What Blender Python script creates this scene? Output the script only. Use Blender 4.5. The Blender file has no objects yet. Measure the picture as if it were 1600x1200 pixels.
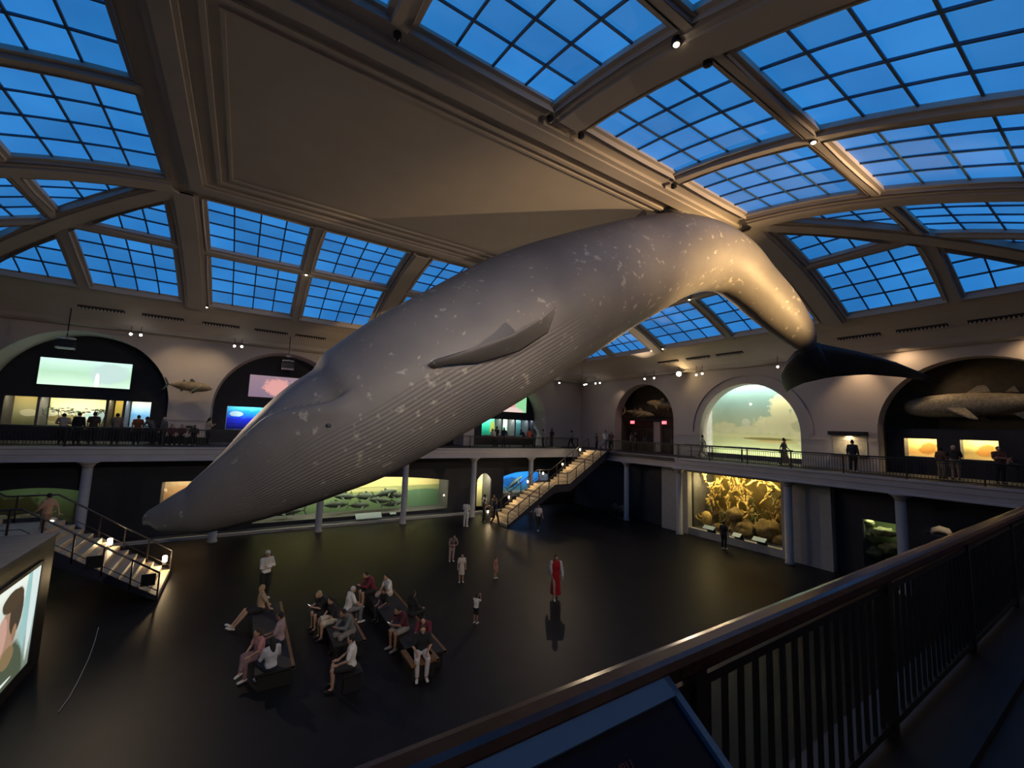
import bpy, math, random
from mathutils import Vector, Matrix
random.seed(7)
PI = math.pi
scene = bpy.context.scene
COL = scene.collection

# ------------------------------------------------------------------ camera
CAM = Vector((0.0, 0.0, 1.706))
FW = Vector((0.53581, 0.83789, 0.10412)); RT = Vector((0.83990, -0.54155, 0.03586)); UP = Vector((-0.08644, -0.06824, 0.99392))
cd = bpy.data.cameras.new('camera'); cam = bpy.data.objects.new('camera', cd); COL.objects.link(cam)
cd.sensor_width = 36.0; cd.lens = 648.87 / 1600 * 36.0; cd.clip_start = 0.05; cd.clip_end = 300
cam.matrix_world = Matrix(((RT.x, UP.x, -FW.x, CAM.x), (RT.y, UP.y, -FW.y, CAM.y), (RT.z, UP.z, -FW.z, CAM.z), (0, 0, 0, 1)))
scene.camera = cam
# ------------------------------------------------------------------ world and view
w = bpy.data.worlds.new('night'); scene.world = w; w.use_nodes = True
w.node_tree.nodes['Background'].inputs[0].default_value = (0.010, 0.012, 0.02, 1); w.node_tree.nodes['Background'].inputs[1].default_value = 0.2
vs = scene.view_settings
vs.view_transform = 'Standard'; vs.look = 'None'; vs.gamma = 1.0; vs.use_curve_mapping = False; vs.exposure = 0.35

def aim(o, target):
    d = Vector(target) - o.location
    o.rotation_euler = d.to_track_quat('-Z', 'Y').to_euler()
def spot(loc, target, power, color, angle, blend=0.6, size=0.08):
    l = bpy.data.lights.new('spot_light', 'SPOT'); l.energy = power; l.color = color; l.spot_size = math.radians(angle); l.spot_blend = blend; l.shadow_soft_size = size
    o = bpy.data.objects.new('spot_light', l); COL.objects.link(o); o.location = loc; aim(o, target); return o
def area(loc, target, power, color, sx, sy):
    l = bpy.data.lights.new('area_light', 'AREA'); l.energy = power; l.color = color; l.shape = 'RECTANGLE'; l.size = sx; l.size_y = sy
    o = bpy.data.objects.new('area_light', l); COL.objects.link(o); o.location = loc; aim(o, target); return o
def point(loc, power, color, size=0.05):
    l = bpy.data.lights.new('point_light', 'POINT'); l.energy = power; l.color = color; l.shadow_soft_size = size
    o = bpy.data.objects.new('point_light', l); COL.objects.link(o); o.location = loc; return o
WARM = (1.0, 0.66, 0.36); WARM2 = (1.0, 0.74, 0.50)
SKY_E = 0.83
# near wall: track spots on the whale tail and ceiling, then added fill spots
spot((19.0, -2.6, 4.4), (16.4, 9.2, 7.3), 17500, (1.0, 0.63, 0.25), 36, 1.0)
spot((17.0, -2.6, 5.0), (12.5, 11.0, 10.9), 6500, WARM, 44, 1.0)
spot((2.0, -2.4, 6.2), (2.5, 12.0, 1.5), 2000, (1.0, .86, .74), 64, 1.0)  # fill added for the whale's head
spot((10.0, -2.4, 6.2), (8.0, 11.0, 5.5), 2000, WARM2, 64, 1.0)  # fill added for the whale's side
spot((6.0, -2.4, 6.2), (7.0, 17.0, -4.0), 1200, (1.0, .84, .70), 70, 1.0)  # fill added for the hall floor
# track spots on the end wall
spot((28.6, 20.45, 6.4), (12.0, 11.0, 6.5), 1800, WARM, 60, 1.0)
spot((28.6, 23.4, 6.3), (8.0, 15.0, 11.0), 1700, WARM2, 75, 1.0)
spot((28.6, 13.2, 6.3), (10.0, 25.0, -2.0), 2200, WARM2, 90, 1.0)
# track spots on the far wall
spot((-5.7, 32.0, 6.3), (1.0, 12.6, 2.5), 3000, WARM2, 55, 1.0)
spot((26.0, 32.0, 6.3), (7.0, 13.0, 9.0), 1400, WARM2, 85, 1.0)
spot((-0.7, 32.0, 6.3), (26.0, 17.0, 2.0), 1300, WARM2, 60, 1.0)
spot((10.0, 32.0, 6.3), (27.0, 12.0, 1.0), 1100, WARM2, 60, 1.0)

# ------------------------------------------------------------------ helpers
class MB:
    def __init__(s): s.v = []; s.f = []
    def add(s, vs, fs):
        n = len(s.v); s.v += [tuple(p) for p in vs]; s.f += [tuple(n + i for i in f) for f in fs]; return s
    def box(s, c, d, rz=0.0, M=None):
        x, y, z = d[0] / 2, d[1] / 2, d[2] / 2
        P = [Vector(p) for p in ((-x, -y, -z), (x, -y, -z), (x, y, -z), (-x, y, -z), (-x, -y, z), (x, -y, z), (x, y, z), (-x, y, z))]
        R = M if M is not None else Matrix.Rotation(rz, 3, 'Z')
        return s.add([R @ p + Vector(c) for p in P], [(0, 3, 2, 1), (4, 5, 6, 7), (0, 1, 5, 4), (1, 2, 6, 5), (2, 3, 7, 6), (3, 0, 4, 7)])
    def bb(s, x0, x1, y0, y1, z0, z1): return s.box(((x0 + x1) / 2, (y0 + y1) / 2, (z0 + z1) / 2), (abs(x1 - x0), abs(y1 - y0), abs(z1 - z0)))
    def rings(s, rings, closed=True, caps=True):
        n = len(rings[0]); b = len(s.v)
        for r in rings: s.v += [tuple(p) for p in r]
        for i in range(len(rings) - 1):
            for j in range(n if closed else n - 1):
                k = (j + 1) % n; s.f.append((b + i * n + j, b + i * n + k, b + (i + 1) * n + k, b + (i + 1) * n + j))
        if caps and closed:
            s.f.append(tuple(b + j for j in range(n))[::-1]); s.f.append(tuple(b + (len(rings) - 1) * n + j for j in range(n)))
        return s
    def tube(s, pts, rad, n=8):
        pts = [Vector(p) for p in pts]; rad = rad if isinstance(rad, (list, tuple)) else [rad] * len(pts); R = []
        for i, p in enumerate(pts):
            t = (pts[min(i + 1, len(pts) - 1)] - pts[max(i - 1, 0)]).normalized()
            a = Vector((0, 0, 1)) if abs(t.z) < 0.9 else Vector((1, 0, 0)); u = t.cross(a).normalized(); v = t.cross(u)
            R.append([p + (u * math.cos(2 * PI * k / n) + v * math.sin(2 * PI * k / n)) * rad[i] for k in range(n)])
        return s.rings(R)
    def lathe(s, prof, c=(0, 0, 0), n=12, sx=1.0, sy=1.0):
        c = Vector(c)
        return s.rings([[c + Vector((r * sx * math.cos(2 * PI * k / n), r * sy * math.sin(2 * PI * k / n), z)) for k in range(n)] for r, z in prof])
    def sphere(s, c, r, n=10, m=7):
        r = r if isinstance(r, (tuple, list)) else (r, r, r); R = []
        for i in range(m + 1):
            a = -PI / 2 + PI * (0.02 + 0.96 * i / m)
            R.append([(c[0] + r[0] * math.cos(a) * math.cos(2 * PI * k / n), c[1] + r[1] * math.cos(a) * math.sin(2 * PI * k / n), c[2] + r[2] * math.sin(a)) for k in range(n)])
        return s.rings(R)
    def prism(s, poly, off):
        off = Vector(off); a = [Vector(p) for p in poly]; return s.rings([a, [p + off for p in a]])
    def mesh(s, name, m=None, smooth=False):
        me = bpy.data.meshes.new(name); me.from_pydata(s.v, [], s.f); me.validate(); me.update()
        if m: me.materials.append(m)
        if smooth: me.shade_smooth()
        return me
    def build(s, name, m=None, parent=None, smooth=False):
        return mk(name, s.mesh(name, m, smooth), parent)
def mk(name, me, parent=None):
    o = bpy.data.objects.new(name, me); COL.objects.link(o)
    if parent is not None: o.parent = parent
    return o
def empty(name, loc=(0, 0, 0), rz=0.0):
    o = bpy.data.objects.new(name, None); COL.objects.link(o); o.location = loc; o.rotation_euler = (0, 0, rz); o.empty_display_size = 0.2; return o
def tag(o, label, cat, group=None):
    o['label'] = label; o['category'] = cat
    if group: o['group'] = group
    return o
def struct(o): o['kind'] = 'structure'; return o

def nt(m): m.use_nodes = True; return m.node_tree.nodes, m.node_tree.links
def bsdf(m): return m.node_tree.nodes['Principled BSDF']
def mat(name, col, rough=0.7, metal=0.0, var=0.15, scale=4.0, bump=0.0, bscale=20.0, spec=0.5):
    m = bpy.data.materials.new(name); N, L = nt(m); b = bsdf(m)
    b.inputs['Roughness'].default_value = rough; b.inputs['Metallic'].default_value = metal; b.inputs['Specular IOR Level'].default_value = spec
    tc = N.new('ShaderNodeTexCoord'); no = N.new('ShaderNodeTexNoise'); no.inputs['Scale'].default_value = scale; no.inputs['Detail'].default_value = 5
    L.new(tc.outputs['Object'], no.inputs['Vector'])
    r = N.new('ShaderNodeValToRGB'); e = r.color_ramp.elements; e[0].position = 0.3; e[1].position = 0.7
    e[0].color = tuple(c * (1 - var) for c in col) + (1,); e[1].color = tuple(min(1, c * (1 + var)) for c in col) + (1,)
    L.new(no.outputs['Fac'], r.inputs['Fac']); L.new(r.outputs['Color'], b.inputs['Base Color'])
    if bump:
        n2 = N.new('ShaderNodeTexNoise'); n2.inputs['Scale'].default_value = bscale; n2.inputs['Detail'].default_value = 4; L.new(tc.outputs['Object'], n2.inputs['Vector'])
        bp = N.new('ShaderNodeBump'); bp.inputs['Strength'].default_value = bump; bp.inputs['Distance'].default_value = 0.02; L.new(n2.outputs['Fac'], bp.inputs['Height']); L.new(bp.outputs['Normal'], b.inputs['Normal'])
    return m
def emit(name, col, strength, base=None):
    m = bpy.data.materials.new(name); nt(m); b = bsdf(m)
    b.inputs['Base Color'].default_value = (base or col) + (1,); b.inputs['Emission Color'].default_value = col + (1,); b.inputs['Emission Strength'].default_value = strength; b.inputs['Roughness'].default_value = 0.4
    return m
def ramp(N, stops):
    r = N.new('ShaderNodeValToRGB'); e = r.color_ramp.elements
    while len(e) < len(stops): e.new(0.5)
    for q, (p, c) in zip(e, stops): q.position = p; q.color = tuple(c) + (1,)
    return r
def picture(name, axes, box, stops, spots=(), noise=0.0, nscale=1.5, glow=0.0, rough=0.8, ncol=None, nlo=0.5, nhi=0.62):
    """flat picture or mural: vertical colour stops, soft elliptical patches, optional noise patches. axes: object axes used as (across, up); box: (a0,a1,b0,b1)"""
    m = bpy.data.materials.new(name); N, L = nt(m); b = bsdf(m); b.inputs['Roughness'].default_value = max(rough, .25); b.inputs['Specular IOR Level'].default_value = 0.02 if rough > .5 else .4
    tc = N.new('ShaderNodeTexCoord'); sp = N.new('ShaderNodeSeparateXYZ'); L.new(tc.outputs['Object'], sp.inputs[0])
    def rng(ax, a0, a1):
        q = N.new('ShaderNodeMapRange'); q.inputs['From Min'].default_value = a0; q.inputs['From Max'].default_value = a1; q.clamp = False; L.new(sp.outputs['XYZ'.index(ax)], q.inputs['Value']); return q.outputs[0]
    u = rng(axes[0], box[0], box[1]); v = rng(axes[1], box[2], box[3])
    no = N.new('ShaderNodeTexNoise'); no.inputs['Scale'].default_value = nscale; no.inputs['Detail'].default_value = 8; no.inputs['Roughness'].default_value = 0.62; L.new(tc.outputs['Object'], no.inputs['Vector'])
    def mth(op, a, c):
        q = N.new('ShaderNodeMath'); q.operation = op
        for i, x in enumerate((a, c)):
            if x is None: continue
            if isinstance(x, (int, float)): q.inputs[i].default_value = x
            else: L.new(x, q.inputs[i])
        return q.outputs[0]
    vv = mth('ADD', v, mth('MULTIPLY', mth('SUBTRACT', no.outputs['Fac'], 0.5), noise))
    r = ramp(N, stops); L.new(vv, r.inputs['Fac']); cur = r.outputs['Color']
    for (cu, cv, ru, rv, soft, colr) in spots:
        du = mth('DIVIDE', mth('SUBTRACT', u, cu), ru); dv = mth('DIVIDE', mth('SUBTRACT', v, cv), rv)
        d = mth('SQRT', mth('ADD', mth('MULTIPLY', du, du), mth('MULTIPLY', dv, dv)), None)
        d = mth('ADD', d, mth('MULTIPLY', mth('SUBTRACT', no.outputs['Fac'], 0.5), soft * 2.0))
        q = N.new('ShaderNodeMapRange'); q.inputs['From Min'].default_value = 1.04 + soft * 0.12; q.inputs['From Max'].default_value = 0.96 - soft * 0.12; L.new(d, q.inputs['Value'])
        mx = N.new('ShaderNodeMixRGB'); L.new(q.outputs[0], mx.inputs['Fac']); L.new(cur, mx.inputs[1]); mx.inputs[2].default_value = tuple(colr) + (1,); cur = mx.outputs[0]
    if ncol:
        q = N.new('ShaderNodeMapRange'); q.inputs['From Min'].default_value = nlo; q.inputs['From Max'].default_value = nhi; L.new(no.outputs['Fac'], q.inputs['Value'])
        mx = N.new('ShaderNodeMixRGB'); L.new(q.outputs[0], mx.inputs['Fac']); L.new(cur, mx.inputs[1]); mx.inputs[2].default_value = tuple(ncol) + (1,); cur = mx.outputs[0]
    L.new(cur, b.inputs['Base Color'])
    if glow: L.new(cur, b.inputs['Emission Color']); b.inputs['Emission Strength'].default_value = glow
    return m

M = dict(
    plaster=mat('plaster', (0.50, 0.45, 0.40), 0.85, var=0.05, scale=0.8, bump=0.05, bscale=6),
    wall=mat('wall_paint', (0.50, 0.45, 0.42), 0.85, var=0.05, scale=0.7),
    fascia=mat('fascia_paint', (0.42, 0.41, 0.44), 0.7, var=0.06, scale=1.2),
    navy=mat('navy_paint', (0.012, 0.015, 0.030), 0.6, var=0.2),
    niche=mat('niche_paint', (0.016, 0.018, 0.030), 0.7, var=0.2),
    olive=mat('niche_olive_paint', (0.075, 0.065, 0.045), 0.8),
    soffit=mat('soffit_paint', (0.02, 0.02, 0.025), 0.8),
    floor=mat('dark_floor', (0.0095, 0.009, 0.0105), 0.45, var=0.25, scale=1.5, spec=0.16),
    carpet=mat('mezzanine_floor', (0.03, 0.03, 0.035), 0.6),
    black=mat('black_metal', (0.012, 0.012, 0.014), 0.45),
    rail=mat('dark_bronze_rail', (0.020, 0.016, 0.015), 0.4),
    wood=mat('rail_wood', (0.07, 0.03, 0.022), 0.22, var=0.35, scale=8),
    pier=mat('stone_pier', (0.33, 0.33, 0.34), 0.75, var=0.06),
    white=mat('white_metal', (0.6, 0.6, 0.6), 0.5),
    tread=mat('stair_tread', (0.50, 0.40, 0.28), 0.5, var=0.12),
    bar=mat('glazing_bar', (0.05, 0.10, 0.17), 0.6),
    lampw=emit('lamp_warm', (1.0, 0.80, 0.52), 14.0), lampb=emit('lamp_bright', (1.0, 0.72, 0.34), 60.0), lampn=emit('lamp_white', (1.0, 0.93, 0.85), 12.0),
    stairlamp=emit('stair_lamp_glass', (1.0, 0.80, 0.50), 9.0),
)

# ------------------------------------------------------------------ key dimensions (metres, z = 0 is the mezzanine deck)
ZF = -5.21; YF = 28.82; XE = 25.71; YN = 1.04; XL = -11.1
YW = 32.76; XW = 29.6; YNW = -3.1; XLW = -15.1; ZT = 6.65
X0 = -2.85; UU = 5.08; X1 = X0 + 4 * UU; Y0 = 9.162; Y1 = 20.51
OM = 4.58; OL = 8.655; OW = 12.27
def prof(o):
    if o <= OL: return 10.96 - 0.105 * max(o, 0) - 0.02354 * max(o, 0) ** 2
    return 8.287 - 0.457 * (o - OL)
def far(s, o, dz=0): return Vector((s, Y1 + o, prof(o) + dz))
def near(s, o, dz=0): return Vector((s, Y0 - o, prof(o) + dz))
def end(s, o, dz=0): return Vector((X1 + o, s, prof(o) + dz))
def left(s, o, dz=0): return Vector((X0 - o, s, prof(o) + dz))
def pix(p):
    d = Vector(p) - CAM; wv = d.dot(FW)
    if wv < 0.1: return None
    return 800 + 648.87 * d.dot(RT) / wv, 600 - 648.87 * d.dot(UP) / wv
def seen(p, m=60):
    q = pix(p); return q is not None and -m < q[0] < 1600 + m and -m < q[1] < 1200 + m

# ------------------------------------------------------------------ ceiling: skylights
def pane_mat(name, k):
    m = bpy.data.materials.new(name); N, L = nt(m); b = bsdf(m)
    tc = N.new('ShaderNodeTexCoord'); no = N.new('ShaderNodeTexNoise'); no.inputs['Scale'].default_value = 0.35; no.inputs['Detail'].default_value = 3; L.new(tc.outputs['Object'], no.inputs['Vector'])
    r = ramp(N, [(0.3, (0.016 * k, 0.165 * k, 0.50 * k)), (0.7, (0.028 * k, 0.225 * k, 0.62 * k))]); L.new(no.outputs['Fac'], r.inputs['Fac'])
    L.new(r.outputs['Color'], b.inputs['Emission Color']); b.inputs['Emission Strength'].default_value = SKY_E
    b.inputs['Base Color'].default_value = (0.10, 0.13, 0.17, 1); b.inputs['Roughness'].default_value = 0.6; b.inputs['Specular IOR Level'].default_value = 0.2
    return m
PM = [pane_mat('backlit_blue_glass_%d' % i, k) for i, k in enumerate((0.80, 0.90, 1.0))]
def clip(poly, fn):
    out = []
    for i in range(len(poly)):
        a, b = poly[i], poly[(i + 1) % len(poly)]; fa, fb = fn(a), fn(b)
        if fa >= 0: out.append(a)
        if (fa >= 0) != (fb >= 0): t = fa / (fa - fb); out.append((a[0] + t * (b[0] - a[0]), a[1] + t * (b[1] - a[1])))
    return out
def area2(p): return 0.5 * abs(sum(p[i][0] * p[(i + 1) % len(p)][1] - p[(i + 1) % len(p)][0] * p[i][1] for i in range(len(p))))
HW = 0.86
NW = [0]
def window_cell(S, sa, sb, oa, ob, c0, c1):
    """one skylight: sa..sb along the edge, oa..ob down the slope; c0, c1 are the corners of the flat panel on this side (for the hips)"""
    cl = [lambda q: q[1] - (c0 - q[0]) - HW, lambda q: q[1] - (q[0] - c1) - HW]
    def cut(poly):
        for fn in cl:
            poly = clip(poly, fn)
            if len(poly) < 3: return []
        return poly
    full = cut([(sa, oa), (sb, oa), (sb, ob), (sa, ob)])
    if len(full) < 3 or area2(full) < 0.3: return
    cs = sum(q[0] for q in full) / len(full); co = sum(q[1] for q in full) / len(full)
    vis = any(seen(S(*q), 30) for q in full + [(cs, co)])
    NW[0] += 1
    root = struct(empty('window_%d' % NW[0], S(cs, co))); inv = -S(cs, co)
    mb_all = MB(); n = 4; ds = (sb - sa) / n; do = (ob - oa) / n
    for i in range(n):
        for j in range(n):
            p = cut([(sa + i * ds + .03, oa + j * do + .03), (sa + (i + 1) * ds - .03, oa + j * do + .03), (sa + (i + 1) * ds - .03, oa + (j + 1) * do - .03), (sa + i * ds + .03, oa + (j + 1) * do - .03)])
            if len(p) < 3 or area2(p) < 0.02: continue
            P = [S(*q) + inv for q in p]
            if vis: MB().prism(P, (0, 0, 0.03)).build('pane', random.choice(PM), root)
            else: mb_all.prism(P, (0, 0, 0.03))
    if not vis and mb_all.v: mb_all.build('pane', PM[1], root)['kind'] = 'stuff'
    g = MB(); h = 0.026
    def bar(a, b):                                   # a, b: points in (s, o)
        poly = cut([a, (a[0] + 1e-4, a[1] + 1e-4), (b[0] + 1e-4, b[1] + 1e-4), b])
        if len(poly) < 3: return
        if abs(a[0] - b[0]) < 1e-6:
            lo = min(q[1] for q in poly); hi = max(q[1] for q in poly); A = (a[0], lo); B = (a[0], hi); ax = (h, 0)
        else:
            lo = min(q[0] for q in poly); hi = max(q[0] for q in poly); A = (lo, a[1]); B = (hi, a[1]); ax = (0, h)
        if hi - lo < 0.1: return
        R = []
        for k in range(4):
            t = k / 3; q = (A[0] + t * (B[0] - A[0]), A[1] + t * (B[1] - A[1]))
            e = [S(q[0] - ax[0], q[1] - ax[1]), S(q[0] + ax[0], q[1] + ax[1])]
            R.append([e[0] + inv + Vector((0, 0, -.05)), e[1] + inv + Vector((0, 0, -.05)), e[1] + inv + Vector((0, 0, .05)), e[0] + inv + Vector((0, 0, .05))])
        g.rings(R)
    for i in range(1, n):
        bar((sa + i * ds, oa), (sa + i * ds, ob)); bar((sa, oa + i * do), (sb, oa + i * do))
    g.build('glazing_bars', M['bar'], root)
    fr = MB()                                        # sloping inner frame round the opening
    m = len(full); cen = Vector((0, 0, 0))
    for i in range(m):
        a, b = full[i], full[(i + 1) % m]
        for k in range(3):
            q0 = (a[0] + (b[0] - a[0]) * k / 3, a[1] + (b[1] - a[1]) * k / 3); q1 = (a[0] + (b[0] - a[0]) * (k + 1) / 3, a[1] + (b[1] - a[1]) * (k + 1) / 3)
            def out(q, e=0.13):
                d = Vector((q[0] - cs, q[1] - co)); d.normalize(); return (q[0] + d.x * e, q[1] + d.y * e)
            A, B, Cc, D = S(*q0) + inv, S(*q1) + inv, S(*out(q1)) + inv + Vector((0, 0, -.24)), S(*out(q0)) + inv + Vector((0, 0, -.24))
            fr.add([A + Vector((0, 0, .06)), B + Vector((0, 0, .06)), Cc, D], [(0, 1, 2, 3)])
    fr.build('frame', M['plaster'], root)
RWM, RWm, RWp = 0.70, 0.30, 0.24
def slope_cells(S, c0, c1, cols):
    rows = [(0.5, OM - RWp), (OM + RWp, OL - 0.02)]
    for (a, b, ha, hb) in cols:
        for (oa, ob) in rows: window_cell(S, a + ha, b - hb, oa, ob, c0, c1)
colsX = [(X0 - OL, X0 - OM, 0, RWm), (X0 - OM, X0, RWm, RWM)] + [(X0 + i * UU, X0 + (i + 1) * UU, RWM if i % 2 == 0 else RWm, RWm if i % 2 == 0 else RWM) for i in range(4)] + [(X1, X1 + OM, RWM, RWm), (X1 + OM, X1 + OL, RWm, 0)]
YM = (Y0 + Y1) / 2
colsY = [(Y0 - OL, Y0 - OM, 0, RWm), (Y0 - OM, Y0, RWm, RWM), (Y0, YM, RWM, RWm), (YM, Y1, RWm, RWM), (Y1, Y1 + OM, RWM, RWm), (Y1 + OM, Y1 + OL, RWm, 0)]
slope_cells(far, X0, X1, colsX); slope_cells(near, X0, X1, colsX); slope_cells(end, Y0, Y1, colsY); slope_cells(left, Y0, Y1, colsY)

# ------------------------------------------------------------------ ceiling: ribs, purlins, hips, cove, panel
NT = [0]
def trim(mb, m='plaster', smooth=False):
    NT[0] += 1; return struct(mb.build('trim_%d' % NT[0], M[m], None, smooth))
def strip(S, s0, s1, o0, o1, lo, hi=0.35, n=10, mb=None):
    R = []
    for k in range(n + 1):
        o = o0 + (o1 - o0) * k / n
        R.append([S(s0, o, lo), S(s1, o, lo), S(s1, o, hi), S(s0, o, hi)])
    return (mb or MB()).rings(R)
def rib(S, s, half, main, o0=0.3, o1=OL + 0.3):
    mb = strip(S, s - half - .06, s + half + .06, o0, o1, -0.14)
    if main: strip(S, s - half + .22, s + half - .22, o0, o1, -0.27, -0.1, mb=mb); strip(S, s - half + .36, s + half - .36, o0, o1, -0.34, -0.2, mb=mb)
    else: strip(S, s - half + .10, s + half - .10, o0, o1, -0.2, -0.1, mb=mb)
    trim(mb)
for S in (far, near):
    for i in range(5): rib(S, X0 + i * UU, RWM if i % 2 == 0 else RWm, i % 2 == 0)
    rib(S, X0 - OM, RWm, False, OM - .2); rib(S, X1 + OM, RWm, False, OM - .2)
for S in (end, left):
    rib(S, Y0, RWM, True); rib(S, Y1, RWM, True); rib(S, YM, RWm, False)
    rib(S, Y0 - OM, RWm, False, OM - .2); rib(S, Y1 + OM, RWm, False, OM - .2)
for S, a, b in ((far, X0, X1), (near, X0, X1), (end, Y0, Y1), (left, Y0, Y1)):
    mb = strip(S, a - OM + .2, b + OM - .2, OM - RWp - .05, OM + RWp + .05, -0.16, n=2); strip(S, a - OM + .2, b + OM - .2, OM - .1, OM + .1, -0.22, -.1, n=2, mb=mb); trim(mb)
    mb = MB()                                        # cove from the skylights down to the wall, mitred at the hips
    steps = [(OL - 0.05, -0.02), (OL + 0.12, -0.10), (OL + 0.35, -0.10), (OL + 0.36, -0.02), (OL + 1.2, 0.10), (OL + 2.3, 0.05), (OL + 2.9, -0.12), (OL + 3.05, -0.26), (OL + 3.3, -0.26), (OL + 3.32, -0.10), (OW + 0.02, -0.02)]
    R = [[S(a - o, o, dz), S(b + o, o, dz)] for o, dz in steps] + [[S(a - o, o, 0.6), S(b + o, o, 0.6)] for o, dz in reversed(steps)]
    n = len(R); V = [p for r in R for p in r]
    mb.add(V, [(2 * i, 2 * i + 1, 2 * ((i + 1) % n) + 1, 2 * ((i + 1) % n)) for i in range(n)]); trim(mb)
for (cx, cy, sx, sy) in ((X0, Y1, -1, 1), (X1, Y1, 1, 1), (X0, Y0, -1, -1), (X1, Y0, 1, -1)):
    mb = MB(); pd = Vector((sx, -sy, 0)).normalized()
    for hw, lo, hi in ((0.66, -0.14, 0.3), (0.42, -0.27, 0), (0.28, -0.34, 0)):
        R = []
        for k in range(13):
            o = 0.2 + (OL + 0.3) * k / 12; c = Vector((cx + sx * o, cy + sy * o, prof(o)))
            R.append([c - pd * hw + Vector((0, 0, lo)), c + pd * hw + Vector((0, 0, lo)), c + pd * hw + Vector((0, 0, hi)), c - pd * hw + Vector((0, 0, hi))])
        mb.rings(R)
    trim(mb)
def ring_frame(oa, ob, z):
    A = [(X0 - oa, Y0 - oa), (X1 + oa, Y0 - oa), (X1 + oa, Y1 + oa), (X0 - oa, Y1 + oa)]; B = [(X0 - ob, Y0 - ob), (X1 + ob, Y0 - ob), (X1 + ob, Y1 + ob), (X0 - ob, Y1 + ob)]
    V = [(x, y, z) for x, y in A] + [(x, y, z) for x, y in B] + [(x, y, z + .5) for x, y in A] + [(x, y, z + .5) for x, y in B]; F = []
    for i in range(4):
        j = (i + 1) % 4; F += [(i, j, 4 + j, 4 + i), (8 + i, 12 + i, 12 + j, 8 + j), (i, 8 + i, 8 + j, j), (4 + i, 4 + j, 12 + j, 12 + i)]
    trim(MB().add(V, F))
for oa, ob, z in ((-0.15, 0.56, 10.80), (-0.32, -0.13, 10.68), (-0.72, -0.30, 10.62), (-0.84, -0.70, 10.72), (-1.22, -0.82, 10.84), (-1.34, -1.20, 10.76), (-1.62, -1.32, 10.86), (-1.70, -1.60, 10.82)): ring_frame(oa, ob, z)
c = MB().bb(X0 + 1.5, X1 - 1.5, Y0 + 1.5, Y1 - 1.5, 10.90, 11.2).build('ceiling', M['plaster']); struct(c)
struct(MB().bb(XLW - 3, XW + 3, YNW - 3, YW + 5, 11.6, 11.9).build('ceiling_deck', M['soffit']))

# ------------------------------------------------------------------ floors, mezzanine, walls
struct(MB().bb(XLW - 1, XW + 3.5, YNW - 1, YW + 3.5, ZF - 0.3, ZF).build('floor', M['floor']))
struct(MB().bb(XLW, XW + 3, YF, YW + 4.5, -0.22, -0.02).build('floor_mezzanine_far', M['carpet']))
struct(MB().bb(XE, XW + 3, YNW, YF, -0.22, -0.02).build('floor_mezzanine_end', M['carpet']))
struct(MB().bb(XLW, XE, YNW, YN, -0.22, -0.02).build('floor_mezzanine_near', M['carpet']))
struct(MB().bb(XLW, XL, YN, YF, -0.22, -0.02).build('floor_mezzanine_left', M['carpet']))
def fascia(a, b, nrm):
    a, b, nrm = Vector(a), Vector(b), Vector(nrm)
    pr = [(0.10, 0.0), (0.10, -0.10), (0.05, -0.14), (0.05, -0.38), (0.02, -0.40), (0.02, -0.62), (0.07, -0.66), (0.07, -0.73), (-0.3, -0.73), (-0.3, 0.0)]
    trim(MB().rings([[p + nrm * d + Vector((0, 0, z)) for d, z in pr] for p in (a, b)]), 'fascia')
fascia((XL, YF, 0), (XE + .1, YF, 0), (0, -1, 0)); fascia((XE, 18.6, 0), (XE, YN, 0), (-1, 0, 0)); fascia((XE + .25, YF, 0), (XE + .25, 18.6, 0), (-1, 0, 0)); fascia((XL, YN, 0), (XE, YN, 0), (0, 1, 0)); fascia((XL, YN, 0), (XL, YF, 0), (1, 0, 0))
def arch_wall(name, org, dr, nrm, length, arches, ztop, depth=0.7, m='wall', edge=None):
    """wall with arched openings: org start, dr direction, nrm pointing away from the hall; arches: (centre, radius, spring height)"""
    org, dr, nrm = Vector(org), Vector(dr), Vector(nrm); mb = MB(); T = {0.0, length}
    for c, r, zs in arches:
        for k in range(33): T.add(c - r * math.cos(PI * k / 32))
    T = sorted(t for t in T if 0 <= t <= length)
    def hz(t):
        for c, r, zs in arches:
            if abs(t - c) < r - 1e-6: return zs + math.sqrt(max(0, r * r - (t - c) ** 2))
        return None
    for a, b in zip(T, T[1:]):
        if b - a < 1e-6: continue
        inn = any(c - r - 1e-6 < a and b < c + r + 1e-6 for c, r, zs in arches)
        if inn:
            for c, r, zs in arches:
                if c - r - 1e-6 < a and b < c + r + 1e-6:
                    za = zs + math.sqrt(max(0, r * r - (a - c) ** 2)); zb = zs + math.sqrt(max(0, r * r - (b - c) ** 2))
        else: za = zb = 0
        A, B = org + dr * a, org + dr * b
        mb.add([A + Vector((0, 0, za)), B + Vector((0, 0, zb)), B + Vector((0, 0, ztop)), A + Vector((0, 0, ztop))], [(0, 1, 2, 3)])
        if inn: mb.add([A + Vector((0, 0, za)), B + Vector((0, 0, zb)), B + nrm * depth + Vector((0, 0, zb)), A + nrm * depth + Vector((0, 0, za))], [(0, 1, 2, 3)])
    for c, r, zs in arches:
        for t in (c - r, c + r):
            A = org + dr * t; mb.add([A, A + nrm * depth, A + nrm * depth + Vector((0, 0, zs)), A + Vector((0, 0, zs))], [(0, 1, 2, 3)])
    return struct(mb.build(name, M[m]))
FD = 2.1; FK = (YW + FD) / (YW + .74)
FAR_A = [(-7.93, 3.98, 2.32), (2.18, 3.98, 2.32), (12.2, 3.98, 2.32), (21.15, 3.98, 2.32)]
arch_wall('wall_far', (XLW, YW, 0), (1, 0, 0), (0, 1, 0), XW - XLW, [(c - XLW, r, z) for c, r, z in FAR_A], ZT + .2, depth=FD - .04)
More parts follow.
